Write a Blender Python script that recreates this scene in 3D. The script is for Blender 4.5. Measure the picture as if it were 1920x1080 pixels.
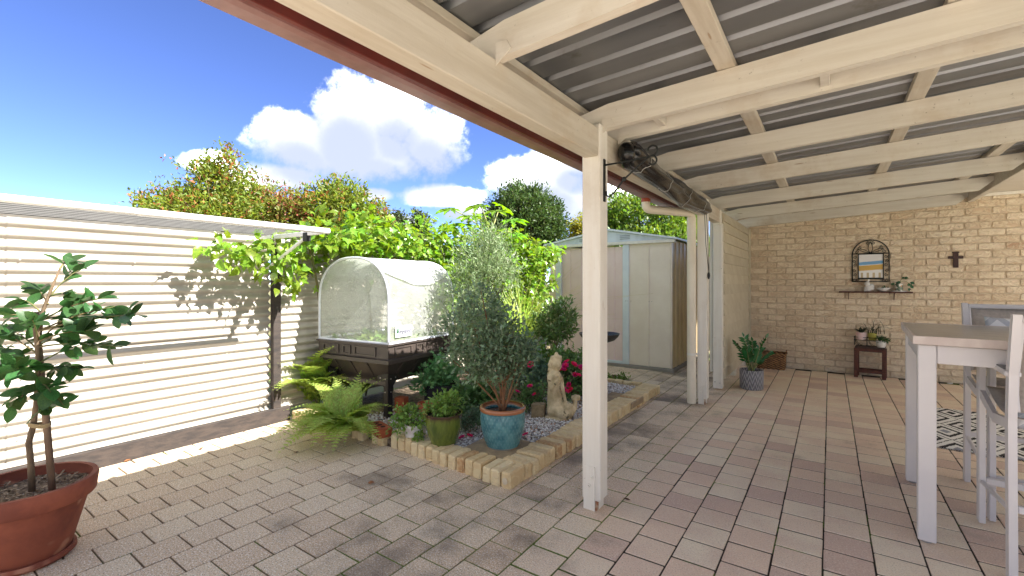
import bpy, bmesh, math, random
import numpy as np
from mathutils import Vector, Matrix
for o in list(bpy.data.objects): bpy.data.objects.remove(o)
random.seed(7); RNG = np.random.default_rng(7)
SC = bpy.context.scene; COL = SC.collection
# ---------------------------------------------------------------- camera
F_PX, CX, CY, CAM_H = 853.3, 960.0, 530.0, 1.3
YAW = math.atan(596/F_PX); CO, SI = math.cos(YAW), math.sin(YAW)
cam = bpy.data.cameras.new('camera'); camo = bpy.data.objects.new('camera', cam); COL.objects.link(camo)
cam.sensor_width = 36; cam.lens = F_PX/1920*36; cam.shift_y = (CY-540)/1920
cam.clip_start = .05; cam.clip_end = 2000
camo.location = (0, 0, CAM_H); camo.rotation_euler = (math.pi/2, 0, YAW)
SC.camera = camo
SC.render.resolution_x, SC.render.resolution_y = 1024, 576
# ---------------------------------------------------------------- light and exposure
SUN_AZ, SUN_EL = math.radians(74), math.radians(43)      # azimuth from +y towards +x
SKY_STRENGTH, SUN_STRENGTH, EXPOSURE = .05, 2.1, 3.05
SC.view_settings.view_transform = 'Standard'; SC.view_settings.look = 'None'
SC.view_settings.gamma = 1; SC.view_settings.use_curve_mapping = False
SC.view_settings.exposure = EXPOSURE
sd = Vector((math.sin(SUN_AZ)*math.cos(SUN_EL), math.cos(SUN_AZ)*math.cos(SUN_EL), math.sin(SUN_EL)))
sun = bpy.data.lights.new('sun', 'SUN'); suno = bpy.data.objects.new('sun', sun); COL.objects.link(suno)
sun.energy = SUN_STRENGTH; sun.angle = math.radians(.5); sun.color = (1, .96, .90)
suno.rotation_euler = sd.to_track_quat('Z', 'Y').to_euler(); suno.location = (6, 6, 9)

# ---------------------------------------------------------------- pixel helpers (a pixel gives a ray; the surface gives the distance)
def ray(u, v):
    a = (u-CX)/F_PX; return Vector((a*CO-SI, a*SI+CO, (CY-v)/F_PX))
def G(u, v, z=0.0):
    r = ray(u, v); t = (z-CAM_H)/r.z; return Vector((r.x*t, r.y*t, z))
def PY(u, v, y):
    r = ray(u, v); t = y/r.y; return Vector((r.x*t, y, CAM_H+r.z*t))
def PX(u, v, x):
    r = ray(u, v); t = x/r.x; return Vector((x, r.y*t, CAM_H+r.z*t))
def PD(u, v, d):
    r = ray(u, v); return Vector((r.x*d, r.y*d, CAM_H+r.z*d))
RIGHT = Vector((CO, SI, 0)); FWD = Vector((-SI, CO, 0)); UP = Vector((0, 0, 1))

# ---------------------------------------------------------------- node expressions
def C(r, g, b):
    f = lambda c: c/12.92 if c <= .04045 else ((c+.055)/1.055)**2.4
    return (f(r/255), f(g/255), f(b/255), 1)
class S:
    def __init__(s, t, k): s.t, s.k = t, k
    def _m(s, op, o, rev=False):
        n = s.t.nodes.new('ShaderNodeMath'); n.operation = op
        a, b = (o, s) if rev else (s, o)
        for i, q in enumerate((a, b)):
            if isinstance(q, S): s.t.links.new(q.k, n.inputs[i])
            else: n.inputs[i].default_value = q
        return S(s.t, n.outputs[0])
    def __add__(s, o): return s._m('ADD', o)
    def __radd__(s, o): return s._m('ADD', o)
    def __sub__(s, o): return s._m('SUBTRACT', o)
    def __rsub__(s, o): return s._m('SUBTRACT', o, True)
    def __mul__(s, o): return s._m('MULTIPLY', o)
    def __rmul__(s, o): return s._m('MULTIPLY', o)
    def __truediv__(s, o): return s._m('DIVIDE', o)
    def f(s, op, o=0.0): return s._m(op, o)
    def ss(s, a, b, lo=0.0, hi=1.0):
        n = s.t.nodes.new('ShaderNodeMapRange'); n.interpolation_type = 'SMOOTHSTEP'
        s.t.links.new(s.k, n.inputs[0])
        for i, q in enumerate((a, b, lo, hi)): n.inputs[i+1].default_value = q
        return S(s.t, n.outputs[0])
class T:
    """expression helpers on one node tree"""
    def __init__(s, tree): s.t = tree; s.nd = tree.nodes; s.lk = tree.links
    def put(s, sock, v):
        if isinstance(v, S): s.lk.new(v.k, sock)
        elif v is not None: sock.default_value = v
    def out(s, typ, i=0, **kw):
        n = s.nd.new(typ)
        for k, v in kw.items(): setattr(n, k, v)
        return S(s.t, n.outputs[i])
    def obj(s): return s.out('ShaderNodeTexCoord', 3)
    def pos(s): return s.out('ShaderNodeNewGeometry', 0)
    def rnd(s):
        a = s.out('ShaderNodeObjectInfo'); n = a.k.node; r = S(s.t, n.outputs['Random'])
        g = s.nd.new('ShaderNodeNewGeometry'); i = S(s.t, g.outputs['Random Per Island'])
        return (r + i).f('FRACT')
    def vec(s, v, sc=(1, 1, 1), add=None):
        n = s.nd.new('ShaderNodeVectorMath'); n.operation = 'MULTIPLY_ADD'
        s.put(n.inputs[0], v); n.inputs[1].default_value = sc
        if isinstance(add, S): s.lk.new(add.k, n.inputs[2])
        elif add: n.inputs[2].default_value = add
        return S(s.t, n.outputs[0])
    def xyz(s, v):
        n = s.nd.new('ShaderNodeSeparateXYZ'); s.put(n.inputs[0], v); return [S(s.t, o) for o in n.outputs]
    def cmb(s, x, y, z):
        n = s.nd.new('ShaderNodeCombineXYZ')
        for i, q in enumerate((x, y, z)): s.put(n.inputs[i], q)
        return S(s.t, n.outputs[0])
    def noise(s, v, sc, det=3, rough=.55, dist=0, col=False):
        n = s.nd.new('ShaderNodeTexNoise'); s.put(n.inputs['Vector'], v)
        n.inputs['Scale'].default_value = sc; n.inputs['Detail'].default_value = det
        n.inputs['Roughness'].default_value = rough; n.inputs['Distortion'].default_value = dist
        return S(s.t, n.outputs[1 if col else 0])
    def voro(s, v, sc, feat='F1', out=0):
        n = s.nd.new('ShaderNodeTexVoronoi'); n.feature = feat; s.put(n.inputs['Vector'], v)
        n.inputs['Scale'].default_value = sc; return S(s.t, n.outputs[out])
    def mix(s, f, a, b, mode='MIX'):
        n = s.nd.new('ShaderNodeMix'); n.data_type = 'RGBA'; n.blend_type = mode
        s.put(n.inputs[0], f); s.put(n.inputs[6], a); s.put(n.inputs[7], b); return S(s.t, n.outputs[2])
    def scale(s, c, f):
        n = s.nd.new('ShaderNodeVectorMath'); n.operation = 'SCALE'; s.put(n.inputs[0], c); s.put(n.inputs['Scale'], f)
        return S(s.t, n.outputs[0])
    def hsv(s, c, h=.5, sa=1.0, v=1.0):
        n = s.nd.new('ShaderNodeHueSaturation'); s.put(n.inputs['Hue'], h); s.put(n.inputs['Saturation'], sa)
        s.put(n.inputs['Value'], v); s.put(n.inputs['Color'], c); return S(s.t, n.outputs[0])
    def bump(s, h, d, st=1.0, nrm=None):
        n = s.nd.new('ShaderNodeBump'); s.put(n.inputs['Height'], h); n.inputs['Distance'].default_value = d
        n.inputs['Strength'].default_value = st
        if nrm: s.put(n.inputs['Normal'], nrm)
        return S(s.t, n.outputs[0])
def newmat(name):
    m = bpy.data.materials.new(name); m.use_nodes = True; return m, T(m.node_tree), m.node_tree.nodes['Principled BSDF']
def M(name, c1, c2=None, sc=6, rough=.6, bump=0, bsc=60, var=0, hue=0, metal=0, spec=.5, coat=0, spk=None, trans=0, world=False, stretch=(1, 1, 1), soft=.18):
    m, t, b = newmat(name)
    r = t.rnd()
    v = t.pos() if world else t.vec(t.obj(), stretch, add=t.cmb(r*17.0, r*9.0, r*23.0))
    if c2 is None: c2 = tuple(q*.82 for q in c1[:3])+(1,)
    col = t.mix(t.noise(v, sc, 5, .6).ss(.5-soft, .5+soft), c1, c2)
    if spk: col = t.mix(t.noise(v, spk[1], 2, .6).ss(spk[2], spk[2]+.08), col, spk[0])
    if var or hue:
        col = t.hsv(col, .5+hue*(r-.5) if hue else .5, 1.0, 1.0+(r-.5)*(2*var))
    t.put(b.inputs['Base Color'], col)
    b.inputs['Roughness'].default_value = rough; b.inputs['Metallic'].default_value = metal
    b.inputs['Specular IOR Level'].default_value = spec; b.inputs['Coat Weight'].default_value = coat
    b.inputs['Coat Roughness'].default_value = .15
    if bump: t.put(b.inputs['Normal'], t.bump(t.noise(v, bsc, 4, .65), bump))
    if trans:
        tr = t.nd.new('ShaderNodeBsdfTranslucent'); t.put(tr.inputs[0], t.hsv(col, .485, 1.1, 1.6))
        mx = t.nd.new('ShaderNodeMixShader'); mx.inputs[0].default_value = trans
        t.lk.new(b.outputs[0], mx.inputs[1]); t.lk.new(tr.outputs[0], mx.inputs[2])
        t.lk.new(mx.outputs[0], t.nd['Material Output'].inputs[0])
    return m

# ---------------------------------------------------------------- sky with cumulus
w = bpy.data.worlds.new('World'); SC.world = w; w.use_nodes = True
t = T(w.node_tree); bg = w.node_tree.nodes['Background']
sky = t.nd.new('ShaderNodeTexSky'); sky.sky_type = 'NISHITA'; sky.sun_disc = False
sky.sun_elevation = SUN_EL; sky.sun_rotation = SUN_AZ; sky.air_density = .56; sky.dust_density = 0.0; sky.ozone_density = 2.5; sky.altitude = 2200
skyc = t.hsv(S(t.t, sky.outputs[0]), .514, 1.1, SKY_STRENGTH)
gen = t.out('ShaderNodeTexCoord', 0)
def ae(u, v):
    a = math.atan((u-CX)/F_PX); return a, math.atan((CY-v)/F_PX*math.cos(a))
CLOUDS = [(655, 230, 95, 88), (560, 262, 82, 62), (745, 222, 80, 66), (800, 262, 82, 72), (690, 285, 150, 58), (530, 332, 66, 28), (395, 305, 44, 20), (460, 345, 60, 26),
          (835, 368, 100, 24), (1010, 345, 120, 58), (1080, 300, 60, 40), (700, 365, 40, 14), (730, 415, 90, 16), (1150, 380, 160, 60), (600, 420, 70, 20), (880, 400, 60, 20)]
def cloudfield(dz, amp=1.0):
    x, y, z = t.xyz(gen)
    rr = x*CO+y*SI; ff = y*CO-x*SI
    a = rr.f('ARCTAN2', ff); e = z.f('ARCSINE') + dz
    wob = t.noise(gen, 7, 6, .62); fine = t.noise(gen, 22, 5, .65)
    f = None
    for (u, v, du, dv) in CLOUDS:
        a0, e0 = ae(u, v); ra, re = du/F_PX*.93, dv/F_PX*.95
        da = (a-a0)*(1/ra); de = (e-e0)*(1/re)
        q = 1.0-(da*da+de*de).f('SQRT')
        f = q if f is None else f.f('SMOOTH_MAX', q)
        if f.k.node.operation == 'SMOOTH_MAX': f.k.node.inputs[2].default_value = .12
    wide = t.noise(t.vec(gen, (1, 1, 2.2), add=(3.1, 1.7, .4)), 2.4, 3, .5)*6.0-1.9      # unseen clouds over the rest of the sky, thickened for fill light
    infr = (a.f('ABSOLUTE')).ss(.75, 1.1)
    f = f.f('MAXIMUM', wide-4.0*(1.0-infr))
    return f + (wob-.5)*1.5*amp + (fine-.5)*.8*(amp if amp == 1 else amp*.4)
f0 = cloudfield(0.0); f1 = cloudfield(.045, .55)
dens = f0.ss(-.06, .5); shade = f1.ss(-.35, .75)
hi = t.mix(shade.ss(.0, .45), (.75, .74, .72, 1), (.165, .166, .169, 1)); ccol = t.mix(shade.ss(.35, 1.0), hi, (.092, .101, .12, 1))
t.put(bg.inputs[0], t.mix(dens*.94, skyc, ccol)); bg.inputs[1].default_value = 1.0

# ---------------------------------------------------------------- mesh helpers
class MB:
    def __init__(s): s.v, s.f = [], []
    def add(s, vs, fs):
        n = len(s.v); s.v += [tuple(q) for q in vs]; s.f += [tuple(i+n for i in q) for q in fs]; return s
    def box(s, x0, x1, y0, y1, z0, z1, bev=0.0, R=None):
        c = Vector(((x0+x1)/2, (y0+y1)/2, (z0+z1)/2)); h = [(x1-x0)/2, (y1-y0)/2, (z1-z0)/2]
        if not bev:
            vs = [Vector((sx*h[0], sy*h[1], sz*h[2])) for sz in (-1, 1) for sy in (-1, 1) for sx in (-1, 1)]
            fs = [(0, 2, 3, 1), (4, 5, 7, 6), (0, 1, 5, 4), (2, 6, 7, 3), (0, 4, 6, 2), (1, 3, 7, 5)]
        else:
            b = min(bev, min(h)*.9); vs = []; idx = {}
            for sx in (-1, 1):
                for sy in (-1, 1):
                    for sz in (-1, 1):
                        for ax in range(3):
                            p = [sx*(h[0]-b), sy*(h[1]-b), sz*(h[2]-b)]; p[ax] = (sx, sy, sz)[ax]*h[ax]
                            idx[(sx, sy, sz, ax)] = len(vs); vs.append(Vector(p))
            fs = []
            for ax in range(3):
                o1, o2 = [(1, 2), (2, 0), (0, 1)][ax]
                for sg in (-1, 1):
                    q = []
                    for (a, b2) in ((-1, -1), (1, -1), (1, 1), (-1, 1)):
                        k = [0, 0, 0]; k[ax] = sg; k[o1] = a; k[o2] = b2; q.append(idx[(*k, ax)])
                    fs.append(q if sg > 0 else q[::-1])
                for a in (-1, 1):            # edge strips parallel to ax
                    for b2 in (-1, 1):
                        q = []
                        for sg, ux in ((-1, o1), (1, o1), (1, o2), (-1, o2)):
                            k = [0, 0, 0]; k[ax] = sg; k[o1] = a; k[o2] = b2; q.append(idx[(*k, ux)])
                        fs.append(q if a*b2 > 0 else q[::-1])
            for sx in (-1, 1):
                for sy in (-1, 1):
                    for sz in (-1, 1):
                        q = [idx[(sx, sy, sz, a)] for a in range(3)]
                        fs.append(q if sx*sy*sz > 0 else q[::-1])
        if R is not None: vs = [R @ q for q in vs]
        return s.add([q+c for q in vs], fs)
    def beam(s, p, q, w, h, bev=.003, up=(0, 0, 1)):
        p, q = Vector(p), Vector(q); d = q-p; L = d.length; x = d.normalized()
        y = Vector(up).cross(x); y = (y if y.length > 1e-5 else Vector((0, 1, 0))).normalized(); z = x.cross(y)
        R = Matrix((x, y, z)).transposed(); n = len(s.v)
        s.box(-L/2, L/2, -w/2, w/2, -h/2, h/2, bev, R); c = (p+q)/2
        s.v[n:] = [tuple(Vector(a)+c) for a in s.v[n:]]; return s
    def tube(s, pts, r, n=8, cap=True):
        pts = [Vector(p) for p in pts]; rs = r if isinstance(r, (list, tuple)) else [r]*len(pts)
        b = len(s.v); ref = None
        for i, p in enumerate(pts):
            d = (pts[min(i+1, len(pts)-1)]-pts[max(i-1, 0)]).normalized()
            if ref is None:
                ref = d.orthogonal().normalized()
            ref = (ref-d*ref.dot(d)); ref = ref.normalized() if ref.length > 1e-6 else d.orthogonal().normalized()
            bi = d.cross(ref)
            for k in range(n):
                a = 2*math.pi*k/n; s.v.append(tuple(p+(ref*math.cos(a)+bi*math.sin(a))*rs[i]))
        for i in range(len(pts)-1):
            for k in range(n):
                k2 = (k+1) % n; s.f.append((b+i*n+k, b+i*n+k2, b+(i+1)*n+k2, b+(i+1)*n+k))
        if cap:
            s.f.append(tuple(b+k for k in range(n))[::-1]); s.f.append(tuple(b+(len(pts)-1)*n+k for k in range(n)))
        return s
    def lathe(s, prof, n=32, c=(0, 0, 0), fn=None):
        b = len(s.v); m = len(prof)
        for (r, z) in prof:
            for k in range(n):
                a = 2*math.pi*k/n; rr = r*(fn(a, z) if fn else 1)
                s.v.append((c[0]+rr*math.cos(a), c[1]+rr*math.sin(a), c[2]+z))
        for i in range(m-1):
            for k in range(n):
                k2 = (k+1) % n; s.f.append((b+i*n+k, b+i*n+k2, b+(i+1)*n+k2, b+(i+1)*n+k))
        if prof[0][0] > 1e-4: s.f.append(tuple(b+k for k in range(n))[::-1])
        if prof[-1][0] > 1e-4: s.f.append(tuple(b+(m-1)*n+k for k in range(n)))
        return s
    def prism(s, poly, ax, d0, d1):
        """poly: 2-D points; ax: extrusion axis; coordinates fill the other two axes in order"""
        n = len(poly); b = len(s.v)
        for d in (d0, d1):
            for p in poly:
                q = [0, 0, 0]; o = [i for i in range(3) if i != ax]; q[ax] = d; q[o[0]] = p[0]; q[o[1]] = p[1]; s.v.append(tuple(q))
        s.f.append(tuple(b+i for i in range(n))[::-1]); s.f.append(tuple(b+n+i for i in range(n)))
        for i in range(n):
            j = (i+1) % n; s.f.append((b+i, b+j, b+n+j, b+n+i))
        return s
    def grid(s, fn, nu, nv):
        b = len(s.v)
        for i in range(nu+1):
            for j in range(nv+1): s.v.append(tuple(fn(i/nu, j/nv)))
        for i in range(nu):
            for j in range(nv):
                a = b+i*(nv+1)+j; s.f.append((a, a+nv+1, a+nv+2, a+1))
        return s
    def ell(s, c, r, n=12, m=8, R=None):
        b = len(s.v); c = Vector(c)
        for i in range(m+1):
            ph = math.pi*i/m
            for k in range(n):
                a = 2*math.pi*k/n
                p = Vector((r[0]*math.sin(ph)*math.cos(a), r[1]*math.sin(ph)*math.sin(a), r[2]*math.cos(ph)))
                s.v.append(tuple(c+(R @ p if R else p)))
        for i in range(m):
            for k in range(n):
                k2 = (k+1) % n; s.f.append((b+i*n+k, b+(i+1)*n+k, b+(i+1)*n+k2, b+i*n+k2))
        return s
    def mesh(s, name, fix=True):
        me = bpy.data.meshes.new(name); me.from_pydata(s.v, [], s.f)
        if fix:
            bm = bmesh.new(); bm.from_mesh(me); bmesh.ops.remove_doubles(bm, verts=bm.verts, dist=1e-5)
            bmesh.ops.recalc_face_normals(bm, faces=bm.faces); bm.to_mesh(me); bm.free()
        return me
def link(name, me, mat=None, parent=None, loc=None, smooth=False, ang=None):
    if mat and not me.materials: me.materials.append(mat)
    if smooth or ang is not None:
        me.shade_smooth()
        if ang is not None: me.set_sharp_from_angle(angle=math.radians(ang))
    o = bpy.data.objects.new(name, me); COL.objects.link(o)
    if parent is not None:
        o.parent = parent
        if parent.get('_w'): o.location = -Vector(parent['_w'])
    if loc is not None: o.location = loc
    return o
def part(name, mb, mat, parent, smooth=False, ang=None, loc=None, fix=True):
    return link(name, mb.mesh(name, fix), mat, parent, loc, smooth, ang)
def sub(name, mb, mat, parent, **k):
    """part of a part: same coordinates as its parent"""
    o = part(name, mb, mat, None, **k); o.parent = parent; return o
def tag(o, label, cat, group=None):
    o['label'] = label; o['category'] = cat
    if group: o['group'] = group
    return o
def thing(name, label, cat, loc=(0, 0, 0), rz=0, group=None, world=False):
    """an Empty at the thing's base; world=True: its parts are given in world coordinates"""
    o = bpy.data.objects.new(name, None); COL.objects.link(o); o.location = loc; o.rotation_euler = (0, 0, rz); o.empty_display_size = .1
    tag(o, label, cat, group)
    if world: o['_w'] = tuple(loc)
    return o
def mesh_np(name, V, faces):
    """V (n,3); faces: list of int arrays (m,k)"""
    me = bpy.data.meshes.new(name); me.vertices.add(len(V)); me.vertices.foreach_set('co', np.asarray(V, np.float32).ravel())
    tot = sum(f.size for f in faces); npoly = sum(len(f) for f in faces)
    me.loops.add(tot); me.polygons.add(npoly)
    me.loops.foreach_set('vertex_index', np.concatenate([f.ravel() for f in faces]).astype(np.int32))
    ln = np.concatenate([np.full(len(f), f.shape[1]) for f in faces]); st = np.concatenate([[0], np.cumsum(ln)[:-1]])
    me.polygons.foreach_set('loop_start', st.astype(np.int32))
    me.update(calc_edges=True); me.validate(); return me
def nrm(a): return a/np.maximum(np.linalg.norm(a, axis=-1, keepdims=True), 1e-9)
def frames(D, N):
    D = nrm(D); Y = nrm(np.cross(N, D)); Z = np.cross(D, Y); return D, Y, Z
def scatter(tv, tf, P, D, N, Sx):
    """copies of one template (tv, [faces]) placed at P along D with normal hint N and size Sx"""
    D, Y, Z = frames(D, N); Sx = np.broadcast_to(np.asarray(Sx, float), (len(P),))[:, None, None]
    V = P[:, None, :]+Sx*(tv[None, :, 0:1]*D[:, None]+tv[None, :, 1:2]*Y[:, None]+tv[None, :, 2:3]*Z[:, None])
    off = (np.arange(len(P))*len(tv))[:, None, None]
    return V.reshape(-1, 3), [(f[None]+off).reshape(-1, f.shape[1]) for f in tf]
def leaf(n=3, w=.25, fold=.35, curl=.25, pw=.8, br=1.0):
    """unit leaf along +x: folded along the midrib and curling down"""
    v, f = [], []
    for i in range(n+1):
        q = i/n; hw = w*math.sin(math.pi*min(max(q, .0)**pw, 1))**br if 0 < i < n else (w*.12 if i == 0 else 0.004)
        z = -curl*q*q
        v += [(q, hw, z+hw*fold), (q, 0, z), (q, -hw, z+hw*fold)]
    for i in range(n):
        a = 3*i; f += [(a, a+3, a+4, a+1), (a+1, a+4, a+5, a+2)]
    return np.array(v), [np.array(f)]
def rleaf(w=.22, fold=.3):
    """cheapest leaf: two triangles"""
    return np.array([(0, 0, 0), (.45, w, w*fold), (1, 0, -.08), (.45, -w, w*fold)]), [np.array([(0, 2, 1), (0, 3, 2)])]
def stuff(o): o['kind'] = 'stuff'; return o
def structure(o): o['kind'] = 'structure'; return o
def leaf_objects(name, me, P, D, N, Sx, mat, parent):
    D, Y, Z = frames(D, N); off = Vector(parent['_w']) if parent.get('_w') else Vector()
    if not me.materials: me.materials.append(mat)
    Sx = np.broadcast_to(np.asarray(Sx, float), (len(P),))
    for i in range(len(P)):
        o = bpy.data.objects.new(name, me); COL.objects.link(o); o.parent = parent
        m3 = Matrix((D[i], Y[i], Z[i])).transposed()*float(Sx[i])
        o.matrix_basis = Matrix.Translation(Vector(P[i])-off) @ m3.to_4x4()
def bez(p0, p1, p2, n=8):
    p0, p1, p2 = Vector(p0), Vector(p1), Vector(p2)
    return [p0*(1-q)**2+p1*2*q*(1-q)+p2*q*q for q in [i/n for i in range(n+1)]]
def remeshed(mb, vox, smooth=2):
    """one continuous skin over overlapping volumes"""
    me = mb.mesh('tmp'); o = bpy.data.objects.new('tmp', me); COL.objects.link(o)
    md = o.modifiers.new('r', 'REMESH'); md.mode = 'VOXEL'; md.voxel_size = vox; md.use_smooth_shade = True
    if smooth:
        q = o.modifiers.new('s', 'SMOOTH'); q.iterations = smooth; q.factor = .5
    dg = bpy.context.evaluated_depsgraph_get(); dg.update()
    out = bpy.data.meshes.new_from_object(o.evaluated_get(dg)); bpy.data.objects.remove(o); return out
def cap(mb, p, q, r0, r1, k=5):
    """chain of spheres between two points (for remeshing)"""
    p, q = Vector(p), Vector(q); d = (q-p).length; n = max(2, int(d/(min(r0, r1)*.6))+1)
    for i in range(n+1):
        f = i/n; r = r0+(r1-r0)*f; mb.ell(p.lerp(q, f), (r, r, r), 10, 7)
def text_mesh(txt, size, ext=.0006):
    cu = bpy.data.curves.new('lettering', 'FONT'); cu.body = txt; cu.size = size; cu.extrude = ext; cu.align_x = 'CENTER'; cu.align_y = 'CENTER'
    o = bpy.data.objects.new('tmp', cu); COL.objects.link(o)
    dg = bpy.context.evaluated_depsgraph_get(); dg.update()
    me = bpy.data.meshes.new_from_object(o.evaluated_get(dg)); bpy.data.objects.remove(o); return me
# ================================================================ materials of the setting
def timber(name, c1, c2, st, dirt=.4):
    m, t, b = newmat(name); p = t.pos(); g = t.noise(t.vec(p, st), 1.0, 4, .6); big = t.noise(p, 2.3, 5, .65); sm = t.noise(p, 38, 3, .7); r = t.rnd()
    col = t.mix(g.ss(.3, .7), c1, c2); col = t.hsv(col, .5, 1.0, .95+r*.09)
    col = t.mix(big.ss(.5, .75)*dirt, col, C(176, 150, 116)); col = t.mix(sm.ss(.66, .74)*big.ss(.42, .62)*.75, col, C(104, 86, 66))
    k = t.voro(t.vec(p, tuple(.5 if q < 5 else q*.12 for q in st)), 3.0); col = t.mix((1.0-k.ss(.03, .07))*.7, col, C(150, 118, 82))
    t.put(b.inputs['Base Color'], col); t.put(b.inputs['Roughness'], g.ss(.3, .7, .5, .68)); t.put(b.inputs['Normal'], t.bump(g*.8+sm*.3, .0022)); return m
CREAM = timber('cream_painted_rafter', C(218, 211, 198), C(208, 199, 184), (2, 30, 30)); CREAM_Y = timber('cream_painted_beam', C(204, 195, 179), C(190, 179, 161), (30, 2, 30), .55)
CREAM_POST = timber('cream_painted_post', C(234, 229, 218), C(229, 222, 209), (30, 30, 2), .25)
BOARD = M('weatherboard_paint', C(206, 196, 172), C(196, 184, 158), sc=5, rough=.6, bump=.001, bsc=60, var=.04)
RED = M('red_brown_fascia', C(108, 38, 30), C(92, 30, 25), rough=.45)
REDG = M('gutter_paint', C(142, 100, 96), C(126, 84, 80), sc=10, rough=.4)
STEEL = M('galvanised_bolt', C(200, 196, 188), rough=.4, metal=.6)
RUST = M('rusted_steel', C(150, 86, 44), C(205, 190, 165), sc=25, rough=.8)
def paver_mat():
    m, t, b = newmat('aggregate_paver'); p = t.pos(); r = t.rnd(); x, y, z = t.xyz(p)
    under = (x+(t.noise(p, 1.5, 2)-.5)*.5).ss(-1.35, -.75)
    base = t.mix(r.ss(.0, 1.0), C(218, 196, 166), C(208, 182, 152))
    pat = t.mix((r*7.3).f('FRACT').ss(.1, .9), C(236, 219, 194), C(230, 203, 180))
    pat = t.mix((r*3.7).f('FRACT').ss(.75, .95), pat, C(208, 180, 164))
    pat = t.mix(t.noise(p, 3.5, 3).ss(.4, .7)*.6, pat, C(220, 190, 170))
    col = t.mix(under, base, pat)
    sp = t.noise(p, 125, 2, .7); sp2 = t.noise(t.vec(p, (1, 1, 1), add=(5, 3, 1)), 150, 2, .7)
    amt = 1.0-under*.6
    col = t.mix(sp.ss(.54, .62)*amt, col, C(244, 237, 224))
    col = t.mix((1.0-sp2.ss(.36, .45))*amt*.75, col, C(98, 84, 72))
    gv = z.ss(-.0045, -.0016, 1.0, 0.0); st = t.noise(p, 1.7, 5, .62); band = (x+(t.noise(p, .9, 3)-.5)*.9)
    zone = band.ss(-2.75, -1.85)*(1.0-band.ss(-1.45, -.85))
    mould = (st+zone*.2+(r-.5)*.10).ss(.60, .86)
    col = t.mix(mould*.72, col, C(78, 72, 66))
    wh = t.noise(t.vec(p, (1, 1, 1), add=(9, 2, 0)), 5, 4, .7).ss(.68, .78)*under
    col = t.mix(wh*.35, col, C(225, 215, 208))
    mz = x.ss(-2.6, -1.7)*(1.0-x.ss(-1.15, -.8)); moss = (t.noise(p, 2.6, 4, .6)+mz*.22).ss(.56, .66)
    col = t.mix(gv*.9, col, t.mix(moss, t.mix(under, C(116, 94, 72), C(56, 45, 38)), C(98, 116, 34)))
    t.put(b.inputs['Base Color'], col); b.inputs['Roughness'].default_value = .82
    t.put(b.inputs['Normal'], t.bump(sp*.7+sp2*.6+t.noise(p, 25, 3)*.5, .0035))
    return m
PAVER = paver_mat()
def joint_mat():
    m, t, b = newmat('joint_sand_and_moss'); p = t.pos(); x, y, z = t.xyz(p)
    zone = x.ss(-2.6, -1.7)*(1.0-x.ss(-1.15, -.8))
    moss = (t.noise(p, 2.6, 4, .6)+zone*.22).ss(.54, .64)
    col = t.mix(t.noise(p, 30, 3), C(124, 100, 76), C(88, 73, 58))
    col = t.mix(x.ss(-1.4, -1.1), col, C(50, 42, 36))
    col = t.mix(moss, col, t.mix(t.noise(p, 60, 3).ss(.35, .65), C(106, 128, 30), C(62, 84, 22)))
    t.put(b.inputs['Base Color'], col); b.inputs['Roughness'].default_value = .95
    t.put(b.inputs['Normal'], t.bump(t.noise(p, 120, 4), .006)); return m
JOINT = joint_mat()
def brick_mat(name, c1, c2, dark, dk, crease=1.0, top=None):
    m, t, b = newmat(name); r = t.rnd()
    v = t.vec(t.obj(), (1, 1, 1), add=t.cmb(r*31.0, r*7.0, r*13.0))
    col = t.mix(r.ss(.0, 1.0), c1, c2)
    col = t.mix(t.noise(v, 9, 4, .6).ss(.4, .75)*.6, col, c2)
    col = t.mix(((r*9.1).f('FRACT')).ss(dk, dk+.05)*t.noise(v, 14, 3).ss(.3, .55), col, dark)
    n = t.noise(t.vec(v, (1, 1, 1.5)), 7, 2, .45, 2.2); rid = 1.0-((n-.5).f('ABSOLUTE')*9.0).f('MINIMUM', 1.0)
    col = t.mix(rid*.35*crease, col, tuple(min(1, q*1.45) for q in c1[:3])+(1,))
    col = t.mix(t.noise(v, 45, 4, .7).ss(.6, .72)*.45, col, tuple(q*.5 for q in c2[:3])+(1,))
    t.put(b.inputs['Base Color'], col); b.inputs['Roughness'].default_value = .85
    t.put(b.inputs['Normal'], t.bump(rid*.7*crease+t.noise(v, 50, 5, .7)*.6+n*.6, .007)); return m
BRICK = brick_mat('tan_pressed_brick', C(230, 210, 184), C(212, 186, 156), C(160, 108, 80), .97)
EDGE_BRICK = brick_mat('pale_edging_brick', C(230, 208, 166), C(216, 188, 142), C(190, 146, 100), .9, .6)
MORTAR = M('mortar', C(216, 198, 172), C(194, 172, 144), sc=14, rough=.95, bump=.004, bsc=90)
RED_BRICK = M('red_clay_brick', C(176, 92, 56), C(150, 74, 44), sc=20, rough=.85, bump=.003, bsc=80)
# ================================================================ ground and paving
gm, t_, b_ = newmat('soil_and_lawn')
pp = t_.pos()
t_.put(b_.inputs['Base Color'], t_.mix(t_.noise(pp, .8, 5).ss(.4, .6), C(106, 118, 62), C(128, 112, 82))); b_.inputs['Roughness'].default_value = .95
structure(link('ground', MB().box(-400, 400, -400, 400, -.25, -.06).mesh('ground'), gm))
structure(link('added_bounce_slab', MB().box(-4.2, 7, -9, -1.62, -.055, -.004).mesh('added_bounce_slab'), M('pale_concrete', C(222, 216, 206), C(210, 203, 190), sc=3, rough=.9, world=True)))  # unseen pale slab added behind the camera to bounce sunlight
PX0, PX1, PY0, PY1 = -4.3, 2.3, -1.6, 8.25
structure(link('added_bounce_floor', MB().box(2.32, 10, -1.6, 8.1, -.055, -.004).mesh('added_bounce_floor'), bpy.data.materials['pale_concrete']))  # unseen pale floor added beside the patio to bounce sunlight into it
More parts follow.
